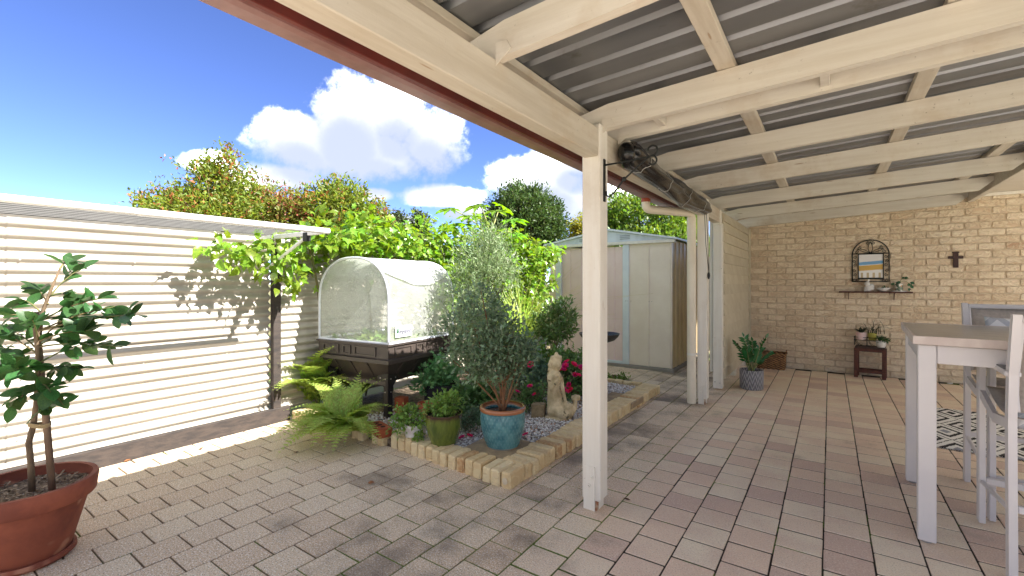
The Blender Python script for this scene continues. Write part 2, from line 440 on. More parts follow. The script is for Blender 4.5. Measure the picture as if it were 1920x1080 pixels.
paving = structure(link('paving', MB().box(PX0-.1, PX1, PY0, PY1, -.05, -.0055).mesh('paving'), JOINT))
XS = [-3.147+.193*k for k in range(-6, 10)]
XS += [XS[-1]+.1975*k for k in range(1, 19)]
pv = []
for i in range(len(XS)-1):
    x0, x1 = XS[i], XS[i+1]; off = (.548 if i % 2 == 0 else .646)
    k0 = int((PY0-off)/.1955)
    for k in range(k0, int((PY1-off)/.1955)+1):
        y0 = off+k*.1955; xc, yc = (x0+x1)/2, y0+.0978
        if xc > PX1-.1 or yc < PY0 or yc > 8.05 or xc < -4.22: continue
        if -4.2 < xc < -1.72 and 2.42 < yc < 5.36: continue          # inside the garden bed
        if -3.85 < xc < -1.95 and yc > 6.95: continue
        pv.append((xc, yc, (x1-x0)-.0055))
def seen(x, y):
    Z = -SI*x+CO*y
    if Z < .5: return 0
    u = CX+F_PX*(CO*x+SI*y)/Z; v = CY+F_PX*CAM_H/Z
    return 1/Z**2.2 if -60 < u < 1980 and v < 1150 else 0
pv.sort(key=lambda q: -seen(q[0], q[1]))
def paver_mesh(j):
    rr = random.Random(j); mb = MB().box(-.0948, .0948, -.0946, .0946, -.05, 0, .0038)
    mb.v = [(x+rr.uniform(-.0012, .0012), y+rr.uniform(-.0012, .0012), z) for x, y, z in mb.v]
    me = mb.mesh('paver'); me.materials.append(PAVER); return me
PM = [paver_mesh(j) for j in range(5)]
rest = MB()
for n, (x, y, wd) in enumerate(pv):
    rr = random.Random(n*3+1); dz = rr.uniform(-.0004, .0010); sx = wd/.1896
    if n < 300:
        o = bpy.data.objects.new('paver', PM[n % 5]); COL.objects.link(o); o.parent = paving
        o.location = (x, y, dz); o.scale = (sx, .974 if x > -1.3 else 1, 1); o.rotation_euler = (rr.uniform(-.004, .004), rr.uniform(-.004, .004), rr.uniform(-.008, .008)+(math.pi if n % 2 else 0))
    else:
        hl = .0921 if x > -1.3 else .0946; rest.box(x-wd/2, x+wd/2, y-hl, y+hl, -.05, dz, .0038)
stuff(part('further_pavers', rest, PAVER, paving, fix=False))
# ================================================================ brick wall of the house end
WY = 8.12
wall = thing('brick_wall', 'tan finger-marked brick wall with framed panel, shelf and cross hung on it', 'wall', (0, WY, 0), world=True)
part('mortar', MB().box(-1.3, 8.5, WY+.001, WY+.2, -.05, 2.9), MORTAR, wall)
def wall_brick(j):
    rr = random.Random(100+j); L, H = .117, .039; pts = []
    for (cx_, cz_, a0) in ((L-.014, H-.014, 0), (-L+.014, H-.014, 90), (-L+.014, -H+.014, 180), (L-.014, -H+.014, 270)):
        for q in (0, 45, 90):
            a = math.radians(a0+q); e = .014+rr.uniform(-.004, .003); pts.append((cx_+e*math.cos(a)+rr.uniform(-.002, .002), cz_+e*math.sin(a)+rr.uniform(-.0015, .0015)))
    mb = MB(); n = len(pts); vs = []
    for d, k in ((.03, 1.0), (-.004, 1.0), (-.010, .93)):
        for (x, z) in pts: vs.append((x*(k if k == 1 else .965), d+(0 if k == 1 else rr.uniform(-.002, .002)), z*k))
    vs.append((0, -.011+rr.uniform(-.002, .002), 0)); fs = []
    for a in range(2):
        for i in range(n): fs.append((a*n+i, a*n+(i+1) % n, (a+1)*n+(i+1) % n, (a+1)*n+i))
    for i in range(n): fs.append((2*n+i, 2*n+(i+1) % n, 3*n))
    mb.add(vs, fs); me = mb.mesh('brick'); me.shade_smooth(); me.set_sharp_from_angle(angle=.6); me.materials.append(BRICK); return me
BM = [wall_brick(j) for j in range(7)]
bl = []
for row in range(28):
    z = .035+row*.0905
    for k in range(-1, 15):
        x = -1.17+(k+(.5 if row % 2 else 0))*.246
        if x-.117 < -1.13 or x+.117 > 2.2: continue
        bl.append((x, z))
bl.sort(key=lambda q: (q[0] > 1.9, -1/((-SI*q[0]+CO*WY))))
extra = []
for n, (x, z) in enumerate(bl):
    rr = random.Random(n)
    if n < 300:
        o = bpy.data.objects.new('brick', BM[rr.randrange(7)]); COL.objects.link(o); o.parent = wall
        o.location = (x, rr.uniform(-.003, .003), z); o.rotation_euler = (rr.uniform(-.02, .02), rr.uniform(-.008, .008)+(math.pi if rr.random() < .5 else 0), rr.uniform(-.012, .012))
        o.scale = (rr.uniform(.97, 1.0), 1, rr.uniform(.95, 1.02))
    else: extra.append((x, z))
V = []; Fc = []
for x, z in extra:
    me = BM[random.randrange(7)]; n0 = len(V)
    V += [(q.co.x+x, q.co.y, q.co.z+z) for q in me.vertices]; Fc += [[i+n0 for i in p.vertices] for p in me.polygons]
if V:
    me = bpy.data.meshes.new('bricks_beyond'); me.from_pydata(V, [], Fc); me.shade_smooth(); me.set_sharp_from_angle(angle=.6)
    o = stuff(link('bricks_beyond', me, BRICK, wall)); o.location = (0, 0, 0)
# ================================================================ house eave; unseen roof stretched to block sun, pale underside added to bounce light
hw = thing('house_eave', 'cream house eave with soffit that the patio rafters run into', 'eave', (2.4, 4, 0), world=True)
part('post', MB().box(5.6, 5.72, 7.0, 7.12, -.02, 4.1), CREAM_POST, hw)
part('post', MB().box(5.6, 5.72, 2.6, 2.72, -.02, 4.1), CREAM_POST, hw)
part('soffit', MB().box(1.5, 2.3, 2.3, 8.1, 2.425, 2.44), CREAM, hw)
part('fascia', MB().box(1.44, 1.498, 0.45, 8.1, 2.33, 2.56, .004), CREAM, hw)
part('cornice', MB().box(1.52, 2.29, 8.06, 8.098, 2.385, 2.423, .004), CREAM_POST, hw)
part('roof', MB().prism([(1.40, 2.60), (8.0, 4.95), (8.0, 5.01), (1.40, 2.66)], 1, 2.0, 8.6), M('roof_tile', C(140, 70, 52), rough=.8), hw)  # unseen roof, stretched sideways to keep sun off the patio
part('bounce_ceiling', MB().prism([(2.31, 2.88), (7.98, 4.88), (7.98, 4.90), (2.31, 2.90)], 1, 2.04, 8.1), M('bounce_white', C(240, 238, 232), rough=.9), hw)  # unseen white lining added to throw bounced light down
# ================================================================ patio roof
pr = thing('patio_roof', 'cream timber patio cover with metal sheet roof, posts and red gutter', 'patio roof', (-1.12, 2.45, 0), world=True)
def zr(x): return 2.18+.05*(x+1.07)         # underside of the rafters
B = lambda *a: MB().box(*a)
part('beam', B(-1.162, -1.076, 0.36, 2.392, 2.018, 2.178, .004), CREAM_Y, pr)
part('beam', B(-1.162, -1.076, 2.508, 5.15, 2.018, 2.176, .004), CREAM_Y, pr)
part('beam', B(-1.158, -1.080, 5.262, 8.11, 2.018, 2.176, .004), CREAM_Y, pr)
RY = [ 1.452, 2.462, 2.706, 3.64, 4.62, 5.85, 6.95, 8.055]
for i, y in enumerate(RY):
    x0, x1 = -1.388, 1.438
    mb = MB().prism([(x0, zr(x0)+.003), (x0+.0, zr(x0)+.085), (x0+.35, zr(x0+.35)+.138), (x1, zr(x1)+.138), (x1, zr(x1)+.09), (x1-.11, zr(x1-.11)), (x0+.02, zr(x0))], 1, y-.0225, y+.0225)
    o = part('rafter', mb, CREAM, pr)
for x in (-1.25, -.42, .42, 1.2):
    zz = zr(x)+.1385
    part('batten', B(x-.042, x+.042, 0.45, 8.1, zz+.003, zz+.04, .003), CREAM_Y, pr)
def noggin(x, y0, y1): part('nogging', B(x-.02, x+.02, y0+.024, y1-.024, zr(x)+.02, zr(x)+.11, .003), CREAM, pr)
noggin(-.02, 2.462, 2.706); noggin(-.8, 2.462, 2.706)
def roof_mat():
    m, t, b = newmat('zinc_roof_sheet'); p = t.pos(); v = t.vec(p, (.5, 3, 1)); r = t.rnd()
    col = t.mix(t.noise(v, 1.2, 3, .5).ss(.3, .7), C(156, 158, 162), C(130, 131, 134))
    col = t.hsv(col, .5, 1.0, .8+r*.35)
    col = t.mix(t.noise(p, 3, 5, .7).ss(.6, .75)*.6, col, C(86, 76, 68))
    t.put(b.inputs['Base Color'], col); b.inputs['Metallic'].default_value = .85; b.inputs['Roughness'].default_value = .5; return m
ROOF = roof_mat()
pitch = .19
for k in range(11):
    y0 = .36+k*.76; prof = []
    for j in range(4):
        yy = y0+j*pitch
        prof += [(yy, 0), (yy+.135, 0), (yy+.148, .024), (yy+.172, .024), (yy+.185, 0)]
    prof.append((y0+.765, .0)); mb = MB(); n = len(prof); zo = .0015*(k % 2)
    for dz in (0, .0012):
        for x in (-1.50, 1.5):
            for (yy, hh) in prof: mb.v.append((x, yy, zr(x)+.181+hh+dz+zo))
    for a in (0, 2):
        for i in range(n-1): mb.f.append((a*n+i, a*n+i+1, (a+1)*n+i+1, (a+1)*n+i))
    part('roof_sheet', mb, ROOF, pr, fix=False)
part('fascia', B(-1.414, -1.392, 0.36, 5.6, 2.128, 2.29, .003), RED, pr)
gz = 2.128
gut = MB().prism([(-1.418, gz+.004), (-1.421, gz-.002), (-1.452, gz-.003), (-1.457, gz+.006), (-1.54, gz+.012), (-1.558, gz+.024), (-1.566, gz+.115), (-1.554, gz+.12), (-1.548, gz+.03), (-1.43, gz+.02), (-1.418, gz+.10)], 1, 0.36, 5.62)
part('gutter', gut, REDG, pr)
def post(x0, x1, y0, y1, z1, bolts=True):
    p = part('post', B(x0, x1, y0, y1, .055, z1, .006), CREAM_POST, pr)
    st = sub('post_stirrup', MB().box(x0+.012, x1-.035, y0-.006, y0-.001, -.002, .25, .001).box(x0+.03, x1-.02, y0+.01, y1-.01, -.002, .05, .002), CREAM_POST, p)
    sub('rust', MB().box(x0+.045, x1-.012, y0+.004, y0+.009, .0, .054), RUST, p)
    sub('strap_edge', MB().box(x1-.034, x1-.029, y0-.012, y0-.001, 0, .25, .001), CREAM_POST, p)
    for (dx, z) in ((.045, .16), (.03, .21)):
        b = MB(); c = Vector((x1-dx-.02, y0-.006, z-.02)); b.tube([c, c+Vector((0, -.006, 0))], .012, 6); b.tube([c+Vector((0, -.006, 0)), c+Vector((0, -.018, 0))], .006, 8)
        sub('bolt', b, STEEL if False else CREAM_POST, p)
    return p
post(-1.178, -1.066, 2.395, 2.505, 2.205)
post(-1.172, -1.072, 5.155, 5.257, 2.20)
part('post', B(-1.165, -1.062, 5.93, 6.02, .02, 2.017, .005), CREAM_POST, pr)
b = MB()
for (xx, z) in ((-1.14, .1), (-1.085, .09)): b.tube([(xx, 5.929, z), (xx, 5.918, z)], .008, 8)
part('bolt', b, STEEL, pr)
part('trim', B(-1.155, -1.068, 5.885, 5.926, 2.0, 2.17, .004), CREAM_POST, pr)
for i, y in enumerate(RY[:8]):                                                    # nail plates where the rafters sit on the beam
    part('nail_plate', MB().prism([(-1.074, 2.15), (-1.0, 2.20), (-1.02, 2.235), (-1.074, 2.24)], 1, y-.0275, y-.0245), CREAM, pr)
# ================================================================ weatherboard side wall
sw = thing('weatherboard_wall', 'cream weatherboard screen wall behind the grey pot, its base off the ground', 'wall', (-1.1, 7, 0), world=True)
zb = .13
for k in range(16):
    z0 = zb+k*.128; z1 = min(z0+.137, 2.15)
    poly = [(-1.080, z0), (-1.047, z0), (-1.068, z1), (-1.080, z1)]
    part('board', MB().prism(poly, 1, 6.022, WY-.02), BOARD, sw)
part('stud', B(-1.155, -1.08, 7.0, 7.07, -.01, 2.0), CREAM, sw)
part('stud', B(-1.155, -1.08, 7.9, 7.97, -.01, 2.0), CREAM, sw)
part('corner_stop', B(-1.058, -1.03, WY-.06, WY-.015, .1, 2.15), BOARD, sw)
# ================================================================ gate leaf behind the posts
gt = thing('white_gate', 'white gate leaf standing open behind the patio posts', 'gate', (-1.2, 6.3, 0), world=True)
lf = part('leaf', B(-1.222, -1.186, 6.03, 6.85, .2, 2.06, .004), CREAM_POST, gt)
for z in (.5, 1.6): sub('hinge', MB().box(-1.190, -1.176, 6.02, 6.05, z, z+.1, .002), STEEL, lf)
# ================================================================ corrugated fence
def fence_mat():
    m, t, b = newmat('cream_colour_steel'); p = t.pos(); v = t.vec(p, (1, .5, 3))
    col = t.mix(t.noise(v, 2.5, 5, .6).ss(.35, .7), C(178, 172, 161), C(164, 156, 143))
    x, y, z = t.xyz(p)
    col = t.mix((t.noise(p, 6, 5, .7)+(.25-z)*.5).ss(.62, .85)*.5, col, C(170, 148, 118))
    t.put(b.inputs['Base Color'], col); b.inputs['Roughness'].default_value = .42; return m
FENCE = fence_mat(); DARK = M('dark_stained_timber', C(66, 56, 50), C(44, 38, 36), sc=8, rough=.7, bump=.003, bsc=50, stretch=(4, 1, 4))
FX = -4.27
fn = thing('corrugated_fence', 'cream corrugated steel fence with dark timber post and plinth board', 'fence', (FX, 3, 0), world=True)
def corr(y0, y1, x, wob=0):
    mb = MB(); nz = 22*8; 
    for i in range(nz+1):
        z = .10+i/nz*1.64; dx = .0145*math.sin(i/8*2*math.pi)
        for y in (y0, y1): mb.v.append((x+dx, y+wob*.35*dx*(y == y1), z))
    for i in range(nz): mb.f.append((2*i, 2*i+1, 2*i+3, 2*i+2))
    return mb
FS = PX(505, 600, FX).y
for (a, b2, dx) in ((-2.6, .55, .0), (.53, FS, .004), (FS+.03, 4.6, 0), (4.58, 7.2, .004)):
    part('corrugated_sheet', corr(a, b2, FX+dx, 1), FENCE, fn, smooth=True, fix=False)
part('post', B(FX+.012, FX+.07, FS+.002, FS+.075, .0, 1.74, .004), DARK, fn)
part('plinth_board', B(FX+.03, FX+.075, -2.6, FS+.16, -.03, .135, .004), DARK, fn)
part('capping', B(FX-.03, FX+.012, -2.6, 7.2, 1.735, 1.815, .006), M('grey_capping', C(62, 60, 58), C(46, 45, 44), rough=.6), fn)
sc_ = MB()
for y in np.arange(-1.9, FS, .62):
    for z in (.3, .68, 1.06, 1.44): sc_.ell((FX+.0125, y+random.uniform(-.03, .03), z+.0076*random.choice((-1, 1))), (.004, .006, .006), 6, 4)
stuff(part('screws', sc_, STEEL, fn))
bf = thing('back_fence', 'cream steel fence half hidden by vines behind the shed', 'fence', (-3, 9.3, 0), world=True)
mb = MB()
for i in range(161):
    x = -4.3+i*.04; dy = .012*math.sin(i*1.57)
    mb.v += [(x, 9.3+dy, 0), (x, 9.3+dy, 1.8)]
for i in range(160): mb.f.append((2*i, 2*i+1, 2*i+3, 2*i+2))
part('steel_panel', mb, FENCE, bf, fix=False)
# ================================================================ clothes line on the fence
cl = thing('clothes_line', 'white folding clothes line fixed to the corrugated fence', 'clothes line', (FX+.9, .6, 1.7), world=True)
WHITE = M('white_enamel', C(240, 240, 238), C(228, 228, 226), rough=.35)
CD = .95; EY = PX(606, 437, FX+CD); zE = 1.715; y1 = EY.y; xo = FX+CD
part('front_bar', MB().tube([(xo, -1.4, zE), (xo, .93, zE)], .021, 12).tube([(xo, .93, zE), (xo, y1+.05, zE)], .023, 12), WHITE, cl, ang=40)
for yy in (y1-.02, -1.2):
    part('arm', B(FX+.015, xo, yy-.014, yy+.014, zE-.03, zE+.005, .003), WHITE, cl)
    st = part('strut', MB().beam((xo-.2, yy, zE-.035), (FX+.02, yy, zE-.33), .022, .022), WHITE, cl)
    sub('strut_clip', MB().box(xo-.23, xo-.17, yy-.02, yy+.02, zE-.075, zE-.005, .004), M('black_plastic', C(30, 30, 32), rough=.5), st)
WIRE = M('line_cord', C(128, 128, 126), rough=.6)
for k in range(10):
    xx = FX+.06+k*.088; part('cord', MB().tube([(xx, -1.2, zE), (xx, (y1-1.2)/2, zE-.006), (xx, y1-.03, zE)], .0015, 5), WIRE, cl)
# ================================================================ garden bed
BX0, BX1, BYF, BYB = -4.2, -1.64, 2.32, 5.46
BZ = .07
def bed_mat():
    m, t, b = newmat('bed_soil'); p = t.pos()
    t.put(b.inputs['Base Color'], t.mix(t.noise(p, 30, 5, .7).ss(.35, .65), C(96, 78, 60), C(150, 132, 112))); b.inputs['Roughness'].default_value = .95
    t.put(b.inputs['Normal'], t.bump(t.noise(p, 70, 5, .7), .02)); return m
SOIL = bed_mat()
structure(link('bed_soil', MB().box(BX0, BX1-.1, BYF+.1, BYB-.1, -.04, BZ-.025).mesh('bed_soil'), SOIL))
ed = thing('bed_edging', 'low edging of pale bricks laid side by side round the pebble bed', 'edging', (-1.7, 2.4, 0), world=True)
def edge_brick_mesh(j):
    rr = random.Random(300+j); mb = MB().box(-.0350, .0350, -.11, .11, 0, .108, .010)
    mb.v = [(x+rr.uniform(-.003, .003), y+rr.uniform(-.004, .004), z+rr.uniform(-.003, .002)*(z > .05)) for x, y, z in mb.v]
    me = mb.mesh('brick'); me.materials.append(EDGE_BRICK); return me
EB = [edge_brick_mesh(j) for j in range(6)]
def eb(x, y, rz, z=0, sc=1):
    rr = random.Random(int(x*977+y*131)); o = bpy.data.objects.new('brick', EB[rr.randrange(6)]); COL.objects.link(o); o.parent = ed
    o.location = Vector((x+rr.uniform(-.003, .003), y+rr.uniform(-.006, .006), z+rr.uniform(-.006, .004)-.01))-Vector(ed['_w']); o.rotation_euler = (rr.uniform(-.02, .02), rr.uniform(-.02, .02), rz+rr.uniform(-.03, .03)); o.scale = (1, sc, 1)
x = BX1-.04
for k in range(15): eb(x-k*.0805, BYF+.095+k*.0055, 0, sc=.84)
for k in range(9): eb(-4.13+k*.08, BYF+.10, 0, sc=.84)
for k in range(5): eb(-3.42+k*.12, BYF+.13+.01*k, .5*(k % 2), -.02)
y = BYF+.235
k = 0
while y < BYB-.02:
    eb(BX1-.10, y, math.pi/2, sc=.92); y += .0805; k += 1
for k in range(6): eb(BX1-.28-k*.115, BYB-.05, math.pi/2 if k % 2 == 0 else math.pi/2, -.01, .5)
mk = MB().lathe([(.0, 0), (.021, 0), (.021, .003), (0, .003)], 16); mk.v = [(x_, -z_, y_) for x_, y_, z_ in mk.v]
o = part('worn_ring', mk, M('pale_mortar_ring', C(222, 205, 176), rough=.9), ed); o.location = Vector((BX1-.035, BYF+.0005, .052))-Vector(ed['_w'])
# pebbles: real stones, far too many to count
def pebble_mat():
    m, t, b = newmat('white_quartz_pebbles'); r = t.rnd()
    col = t.mix(r.ss(.1, .5), C(240, 238, 236), C(214, 208, 202)); col = t.mix(r.ss(.62, .8), col, C(164, 152, 146)); col = t.mix(r.ss(.9, .97), col, C(190, 150, 118))
    t.put(b.inputs['Base Color'], col); b.inputs['Roughness'].default_value = .6; return m
PEB = pebble_mat()
ico = bmesh.new(); bmesh.ops.create_icosphere(ico, subdivisions=1, radius=1); iv = np.array([v.co for v in ico.verts]); itf = np.array([[v.index for v in f.verts] for f in ico.faces]); ico.free()
pts = []
for gx in np.arange(-3.55, BX1-.19, .0165):
    for gy in np.arange(BYF+.18, BYB-.12, .0165):
        if gx < -3.05 and gy > 3.0: continue
        if gx < -2.55 and gy > 3.9: continue
        pts.append((gx, gy))
pts = np.array(pts); n = len(pts)
pts = pts+RNG.uniform(-.007, .007, pts.shape); pz = BZ-.012+RNG.uniform(-.008, .010, n)+.01*np.sin(pts[:, 0]*7)*np.sin(pts[:, 1]*5)
P3 = np.c_[pts, pz]; q = RNG.normal(size=(n, 3)); nn = RNG.normal(size=(n, 3)); q[:, 2] *= .3
sz = RNG.uniform(.0065, .0125, n); tv = iv*np.array([1.25, .95, .7])
Vp, Fp = scatter(tv, [itf], P3, q, nn+np.array([0, 0, 2.5]), sz)
o = stuff(link('pebbles', mesh_np('pebbles', Vp, Fp), PEB, None, smooth=False)); tag(o, 'white quartz pebbles spread over the garden bed', 'pebbles')
# ================================================================ plant helpers
LEAF_DARK = M('glossy_citrus_leaf', C(72, 108, 58), C(50, 84, 48), sc=20, rough=.38, var=.3, hue=.05, trans=.42, spec=.5)
BARK = M('grey_brown_bark', C(128, 108, 84), C(92, 76, 60), sc=30, rough=.9, bump=.004, bsc=60, stretch=(1, 1, .3))
def green(name, a, b, trans=.35, var=.3, hue=.05, rough=.45): return M(name, C(*a), C(*b), sc=12, rough=rough, var=var, hue=hue, trans=trans)
def rand_dirs(n): return nrm(RNG.normal(size=(n, 3)))
def twigs_in(lumps, n, shell=.55):
    """points in a union of ellipsoids, denser towards the outside; returns points and outward directions"""
    P, D = [], []; vol = np.array([r[0]*r[1]*r[2] for c, r in lumps]); vol = vol**.75; vol /= vol.sum()
    for (c, r), fr in zip(lumps, vol):
        m = max(3, int(n*fr)); d = rand_dirs(m); q = shell+(1-shell)*RNG.random(m)**.6
        q *= 1+.34*RNG.random(m)**6; q *= 1+.16*np.sin(d[:, 0]*5+c[0]*3)*np.cos(d[:, 2]*6+c[1])+.10*RNG.normal(size=m)*.6
        P.append(np.array(c)+d*np.array(r)*q[:, None]); D.append(nrm(d/np.array(r)))
    return np.concatenate(P), np.concatenate(D)
def foliage(P, D, per, spread, tpl, size, droop=.0, up=.3):
    """leaf clusters round twig ends"""
    n = len(P)*per; Pi = np.repeat(P, per, 0); Di = np.repeat(D, per, 0)
    t = RNG.random((n, 1)); Pi = Pi+Di*(t-.5)*spread*1.6+RNG.normal(size=(n, 3))*spread*.33
    d = nrm(Di*.7+RNG.normal(size=(n, 3))*.75+np.array([0, 0, up-droop])); N = nrm(RNG.normal(size=(n, 3))*.55+np.array([0, 0, 1]))
    return scatter(tpl[0], tpl[1], Pi, d, N, size*RNG.uniform(.65, 1.25, n))
def add_limbs(mb, base, tips, r0, n=6, bend=.25):
    base = Vector(base)
    for tip in tips:
        tip = Vector(tip); mid = base.lerp(tip, .45)+Vector((random.uniform(-1, 1), random.uniform(-1, 1), .4))*bend*(tip-base).length*.4
        mb.tube(bez(base, mid, tip, 7), [r0*(1-.82*i/7) for i in range(8)], n)
def tree(name, label, loc, lumps, mat, ntw, per, tpl, size, spread, trunk_r=.06, group=None, shell=.5, up=.3):
    loc = Vector(loc); t_ = thing(name, label, 'tree', loc, group=group, world=True)
    top = max(c[2] for c, r in lumps); cen = np.mean([c for c, r in lumps], 0)
    mb = MB(); fork = Vector((loc.x, loc.y, loc.z+(min(c[2]-r[2] for c, r in lumps)-loc.z)*.9+.1)); fork.z = max(fork.z, loc.z+.35)
    mb.tube(bez(loc, loc.lerp(fork, .5)+Vector((.05, .03, 0)), fork, 6), [trunk_r*(1-.35*i/6) for i in range(7)], 10)
    P, D = twigs_in(lumps, ntw, shell)
    idx = RNG.choice(len(P), min(55, len(P)), replace=False); add_limbs(mb, fork-Vector((0, 0, .05)), [P[i] for i in idx], trunk_r*.6, 5)
    part('trunk', mb, BARK, t_, smooth=True)
    V, Fq = foliage(P, D, per, spread, tpl, size, up=up)
    stuff(link('crown', mesh_np('crown', V, Fq), mat, t_))
    return t_
# ================================================================ trees beyond the fence
RL = rleaf(.24, .35)
def photinia(name, g1, g2, r1, cut):
    m = green(name, g1, g2, .45, .3, .05); t = T(m.node_tree); r = (t.rnd()*5.3).f('FRACT'); f = (r+(t.noise(t.pos(), 1.1, 3)-.5)*1.1).ss(cut, cut+.12)
    for q in [n for n in t.nd if n.type in ('BSDF_PRINCIPLED', 'BSDF_TRANSLUCENT')]:
        k = q.inputs[0]; src = k.links[0].from_socket; t.put(k, t.mix(f, S(t.t, src), C(*r1)))
    return m
PHOT = photinia('photinia_leaves', (134, 148, 64), (104, 124, 52), (184, 116, 70), .84); PHOT2 = photinia('photinia_leaves_red', (140, 146, 72), (112, 124, 60), (186, 110, 90), .72)
def tree_px(name, label, d, lumps, mat, ntw, per, tpl, size, spread, group='trees beyond the fences', **k):
    """lumps: (u, v, depth offset, ru px, rv px): distance d comes from standing behind the fence"""
    L = []
    for (u, v, dd, ru, rv) in lumps:
        c = PD(u, v, d+dd); s_ = (d+dd)/F_PX; L.append((tuple(c), (ru*s_, ru*s_, rv*s_)))
    u0 = np.mean([q[0] for q in lumps]); b = PD(u0, 530, d); return tree(name, label, (b.x, b.y, -.05), L, mat, ntw, per, tpl, size, spread, group=group, **k)
tree_px('photinia_tree', 'tall photinia with coppery young leaves rising over the clothes line', 8.5,
        [(405, 355, 0, 50, 48), (425, 318, 0, 22, 40), (390, 345, .3, 24, 40), (330, 395, .2, 62, 40), (300, 395, 0, 34, 24), (455, 370, 0, 34, 50), (400, 410, -.2, 95, 40)], PHOT, 1150, 14, RL, .085, .17)
tree_px('photinia_tree', 'short rounded photinia with pinkish tips beside the tall coppery one', 8.9, [(530, 400, 0, 42, 40), (490, 400, .2, 34, 42), (560, 392, .2, 24, 30)], PHOT2, 520, 13, RL, .085, .16)
tree_px('photinia_tree', 'broad orange-green photinia behind the passionfruit vine', 9.2, [(640, 395, 0, 60, 44), (605, 388, .2, 34, 34), (690, 410, .1, 34, 32), (635, 362, 0, 26, 22), (650, 430, 0, 75, 40)], PHOT, 820, 14, RL, .09, .17)
CONI = green('grey_green_needles', (92, 104, 66), (70, 84, 56), .2, .3, .04)
tree_px('cypress_tree', 'small distant cypress in the gap, bare twigged', 14, [(748, 428, 0, 12, 26), (746, 410, 0, 6, 14)], CONI, 120, 12, RL, .11, .16)
tree_px('cypress_tree', 'small distant cypress beside the large lobed leaves', 14.5, [(790, 428, 0, 18, 24), (786, 410, 0, 9, 14)], CONI, 150, 12, RL, .11, .16)
tree_px('cypress_tree', 'dark narrow cypress tip next to the broad orange-green photinia', 13, [(722, 430, 0, 9, 30)], CONI, 90, 12, RL, .10, .14)
DENSE = green('dense_pittosporum_leaves', (84, 104, 52), (58, 82, 44), .3, .35, .05)
tree_px('dense_tree', 'dense dark green domed tree standing behind the shed roof', 11.5, [(985, 430, 0, 66, 74), (985, 395, 0, 46, 42), (1030, 450, 0, 28, 50), (950, 430, 0, 40, 55)], DENSE, 1900, 16, RL, .085, .15, shell=.72, up=.6)
BRIGHT = green('bright_green_leaves', (118, 140, 54), (74, 106, 42), .4, .35, .05)
tree_px('leafy_tree', 'broad bright green tree behind the shed, seen between the posts', 11, [(1215, 430, 0, 80, 62), (1180, 410, 0, 42, 44), (1265, 430, 0, 45, 45), (1215, 470, -.6, 95, 34), (1290, 470, -.3, 50, 40)], BRIGHT, 1800, 15, RL, .10, .17, shell=.65)
YEL = green('yellow_green_leaves', (168, 160, 52), (120, 128, 48), .4, .3, .05)
tree_px('leafy_tree', 'yellow-green tree top just showing over the shed ridge', 13, [(1092, 432, 0, 24, 22), (1110, 425, 0, 20, 16)], YEL, 200, 14, RL, .10, .16)
# ================================================================ passionfruit vine
VINE = green('passionfruit_leaf', (136, 162, 56), (92, 130, 42), .42, .35, .05, .3)
vt = thing('passionfruit_vine', 'passionfruit vine tumbling over the corrugated fence with green fruit', 'vine', (FX, 3, 0), world=True)
lobed = (np.array([(0, 0, 0), (.28, .30, .06), (.5, .17, .05), (.62, .40, .02), (.72, .13, .0), (1.08, 0, -.16), (.72, -.13, .0), (.62, -.40, .02), (.5, -.17, .05), (.28, -.30, .06), (.5, 0, .0)]),
         [np.array([(10, 0, 1), (10, 1, 2), (10, 2, 3), (10, 3, 4), (10, 4, 5), (10, 5, 6), (10, 6, 7), (10, 7, 8), (10, 8, 9), (10, 9, 0)])])
SIMPLE = leaf(4, .30, .35, .35)
blobs = []                     # vine lumps along the fence: centre from a pixel on the plane of the fence, radius in metres
for (u, v, x, ry, rz) in [(420, 466, -4.05, .17, .07), (470, 470, -4.03, .17, .09), (520, 478, -4.0, .20, .13), (560, 500, -4.0, .2, .16), (570, 525, -4.0, .16, .12), (600, 455, -4.0, .3, .16), (615, 500, -3.98, .22, .18),
                          (650, 445, -4.05, .35, .22), (700, 455, -4.0, .4, .26), (760, 458, -4.0, .45, .28), (820, 462, -3.98, .5, .32), (640, 470, -4.0, .3, .2), (880, 460, -3.95, .5, .38), (900, 520, -3.95, .6, .42), (940, 500, -3.95, .6, .45), (820, 520, -3.95, .5, .4), (740, 510, -4.0, .4, .3), (960, 560, -3.9, .6, .5), (985, 500, -3.8, .5, .35), (1005, 478, -3.75, .4, .18), (1000, 540, -3.8, .4, .3), (960, 470, -3.9, .5, .3), (1020, 470, -3.7, .3, .1)]:
    c = PX(u, v, x); blobs.append(((c.x, c.y, c.z), (.16 if u < 600 else .24, ry, rz)))
P, D = twigs_in(blobs, 2900, .45); D = nrm(D+np.array([.5, -.2, .1]))
n = len(P)*2; Pi = np.repeat(P, 2, 0)+RNG.normal(size=(n, 3))*.05; Di = nrm(np.repeat(D, 2, 0)*.6+RNG.normal(size=(n, 3))*.6+np.array([.3, -.15, -.35])); Ni = nrm(RNG.normal(size=(n, 3))*.45+np.array([.55, -.2, .85]))
keep = ~((Pi[:, 1] > 2.3) & (Pi[:, 1] < 3.9) & (Pi[:, 2] < 1.62) & (Pi[:, 0] > -4.16)); Pi, Di, Ni = Pi[keep], Di[keep], Ni[keep]; n = len(Pi); Pi[:, 0] = np.maximum(Pi[:, 0], FX+.03); Sz = RNG.uniform(.07, .125, n)
vis = Pi[:, 0]*1.6-Pi[:, 1]*.5+RNG.random(n)*.25; order = np.argsort(-vis)
front = order[:300]; back = order[300:]
mL = mesh_np('leaf', lobed[0], lobed[1]); mS = mesh_np('leaf', SIMPLE[0], SIMPLE[1])
leaf_objects('leaf', mL, Pi[front[::2]], Di[front[::2]], Ni[front[::2]], Sz[front[::2]], VINE, vt)
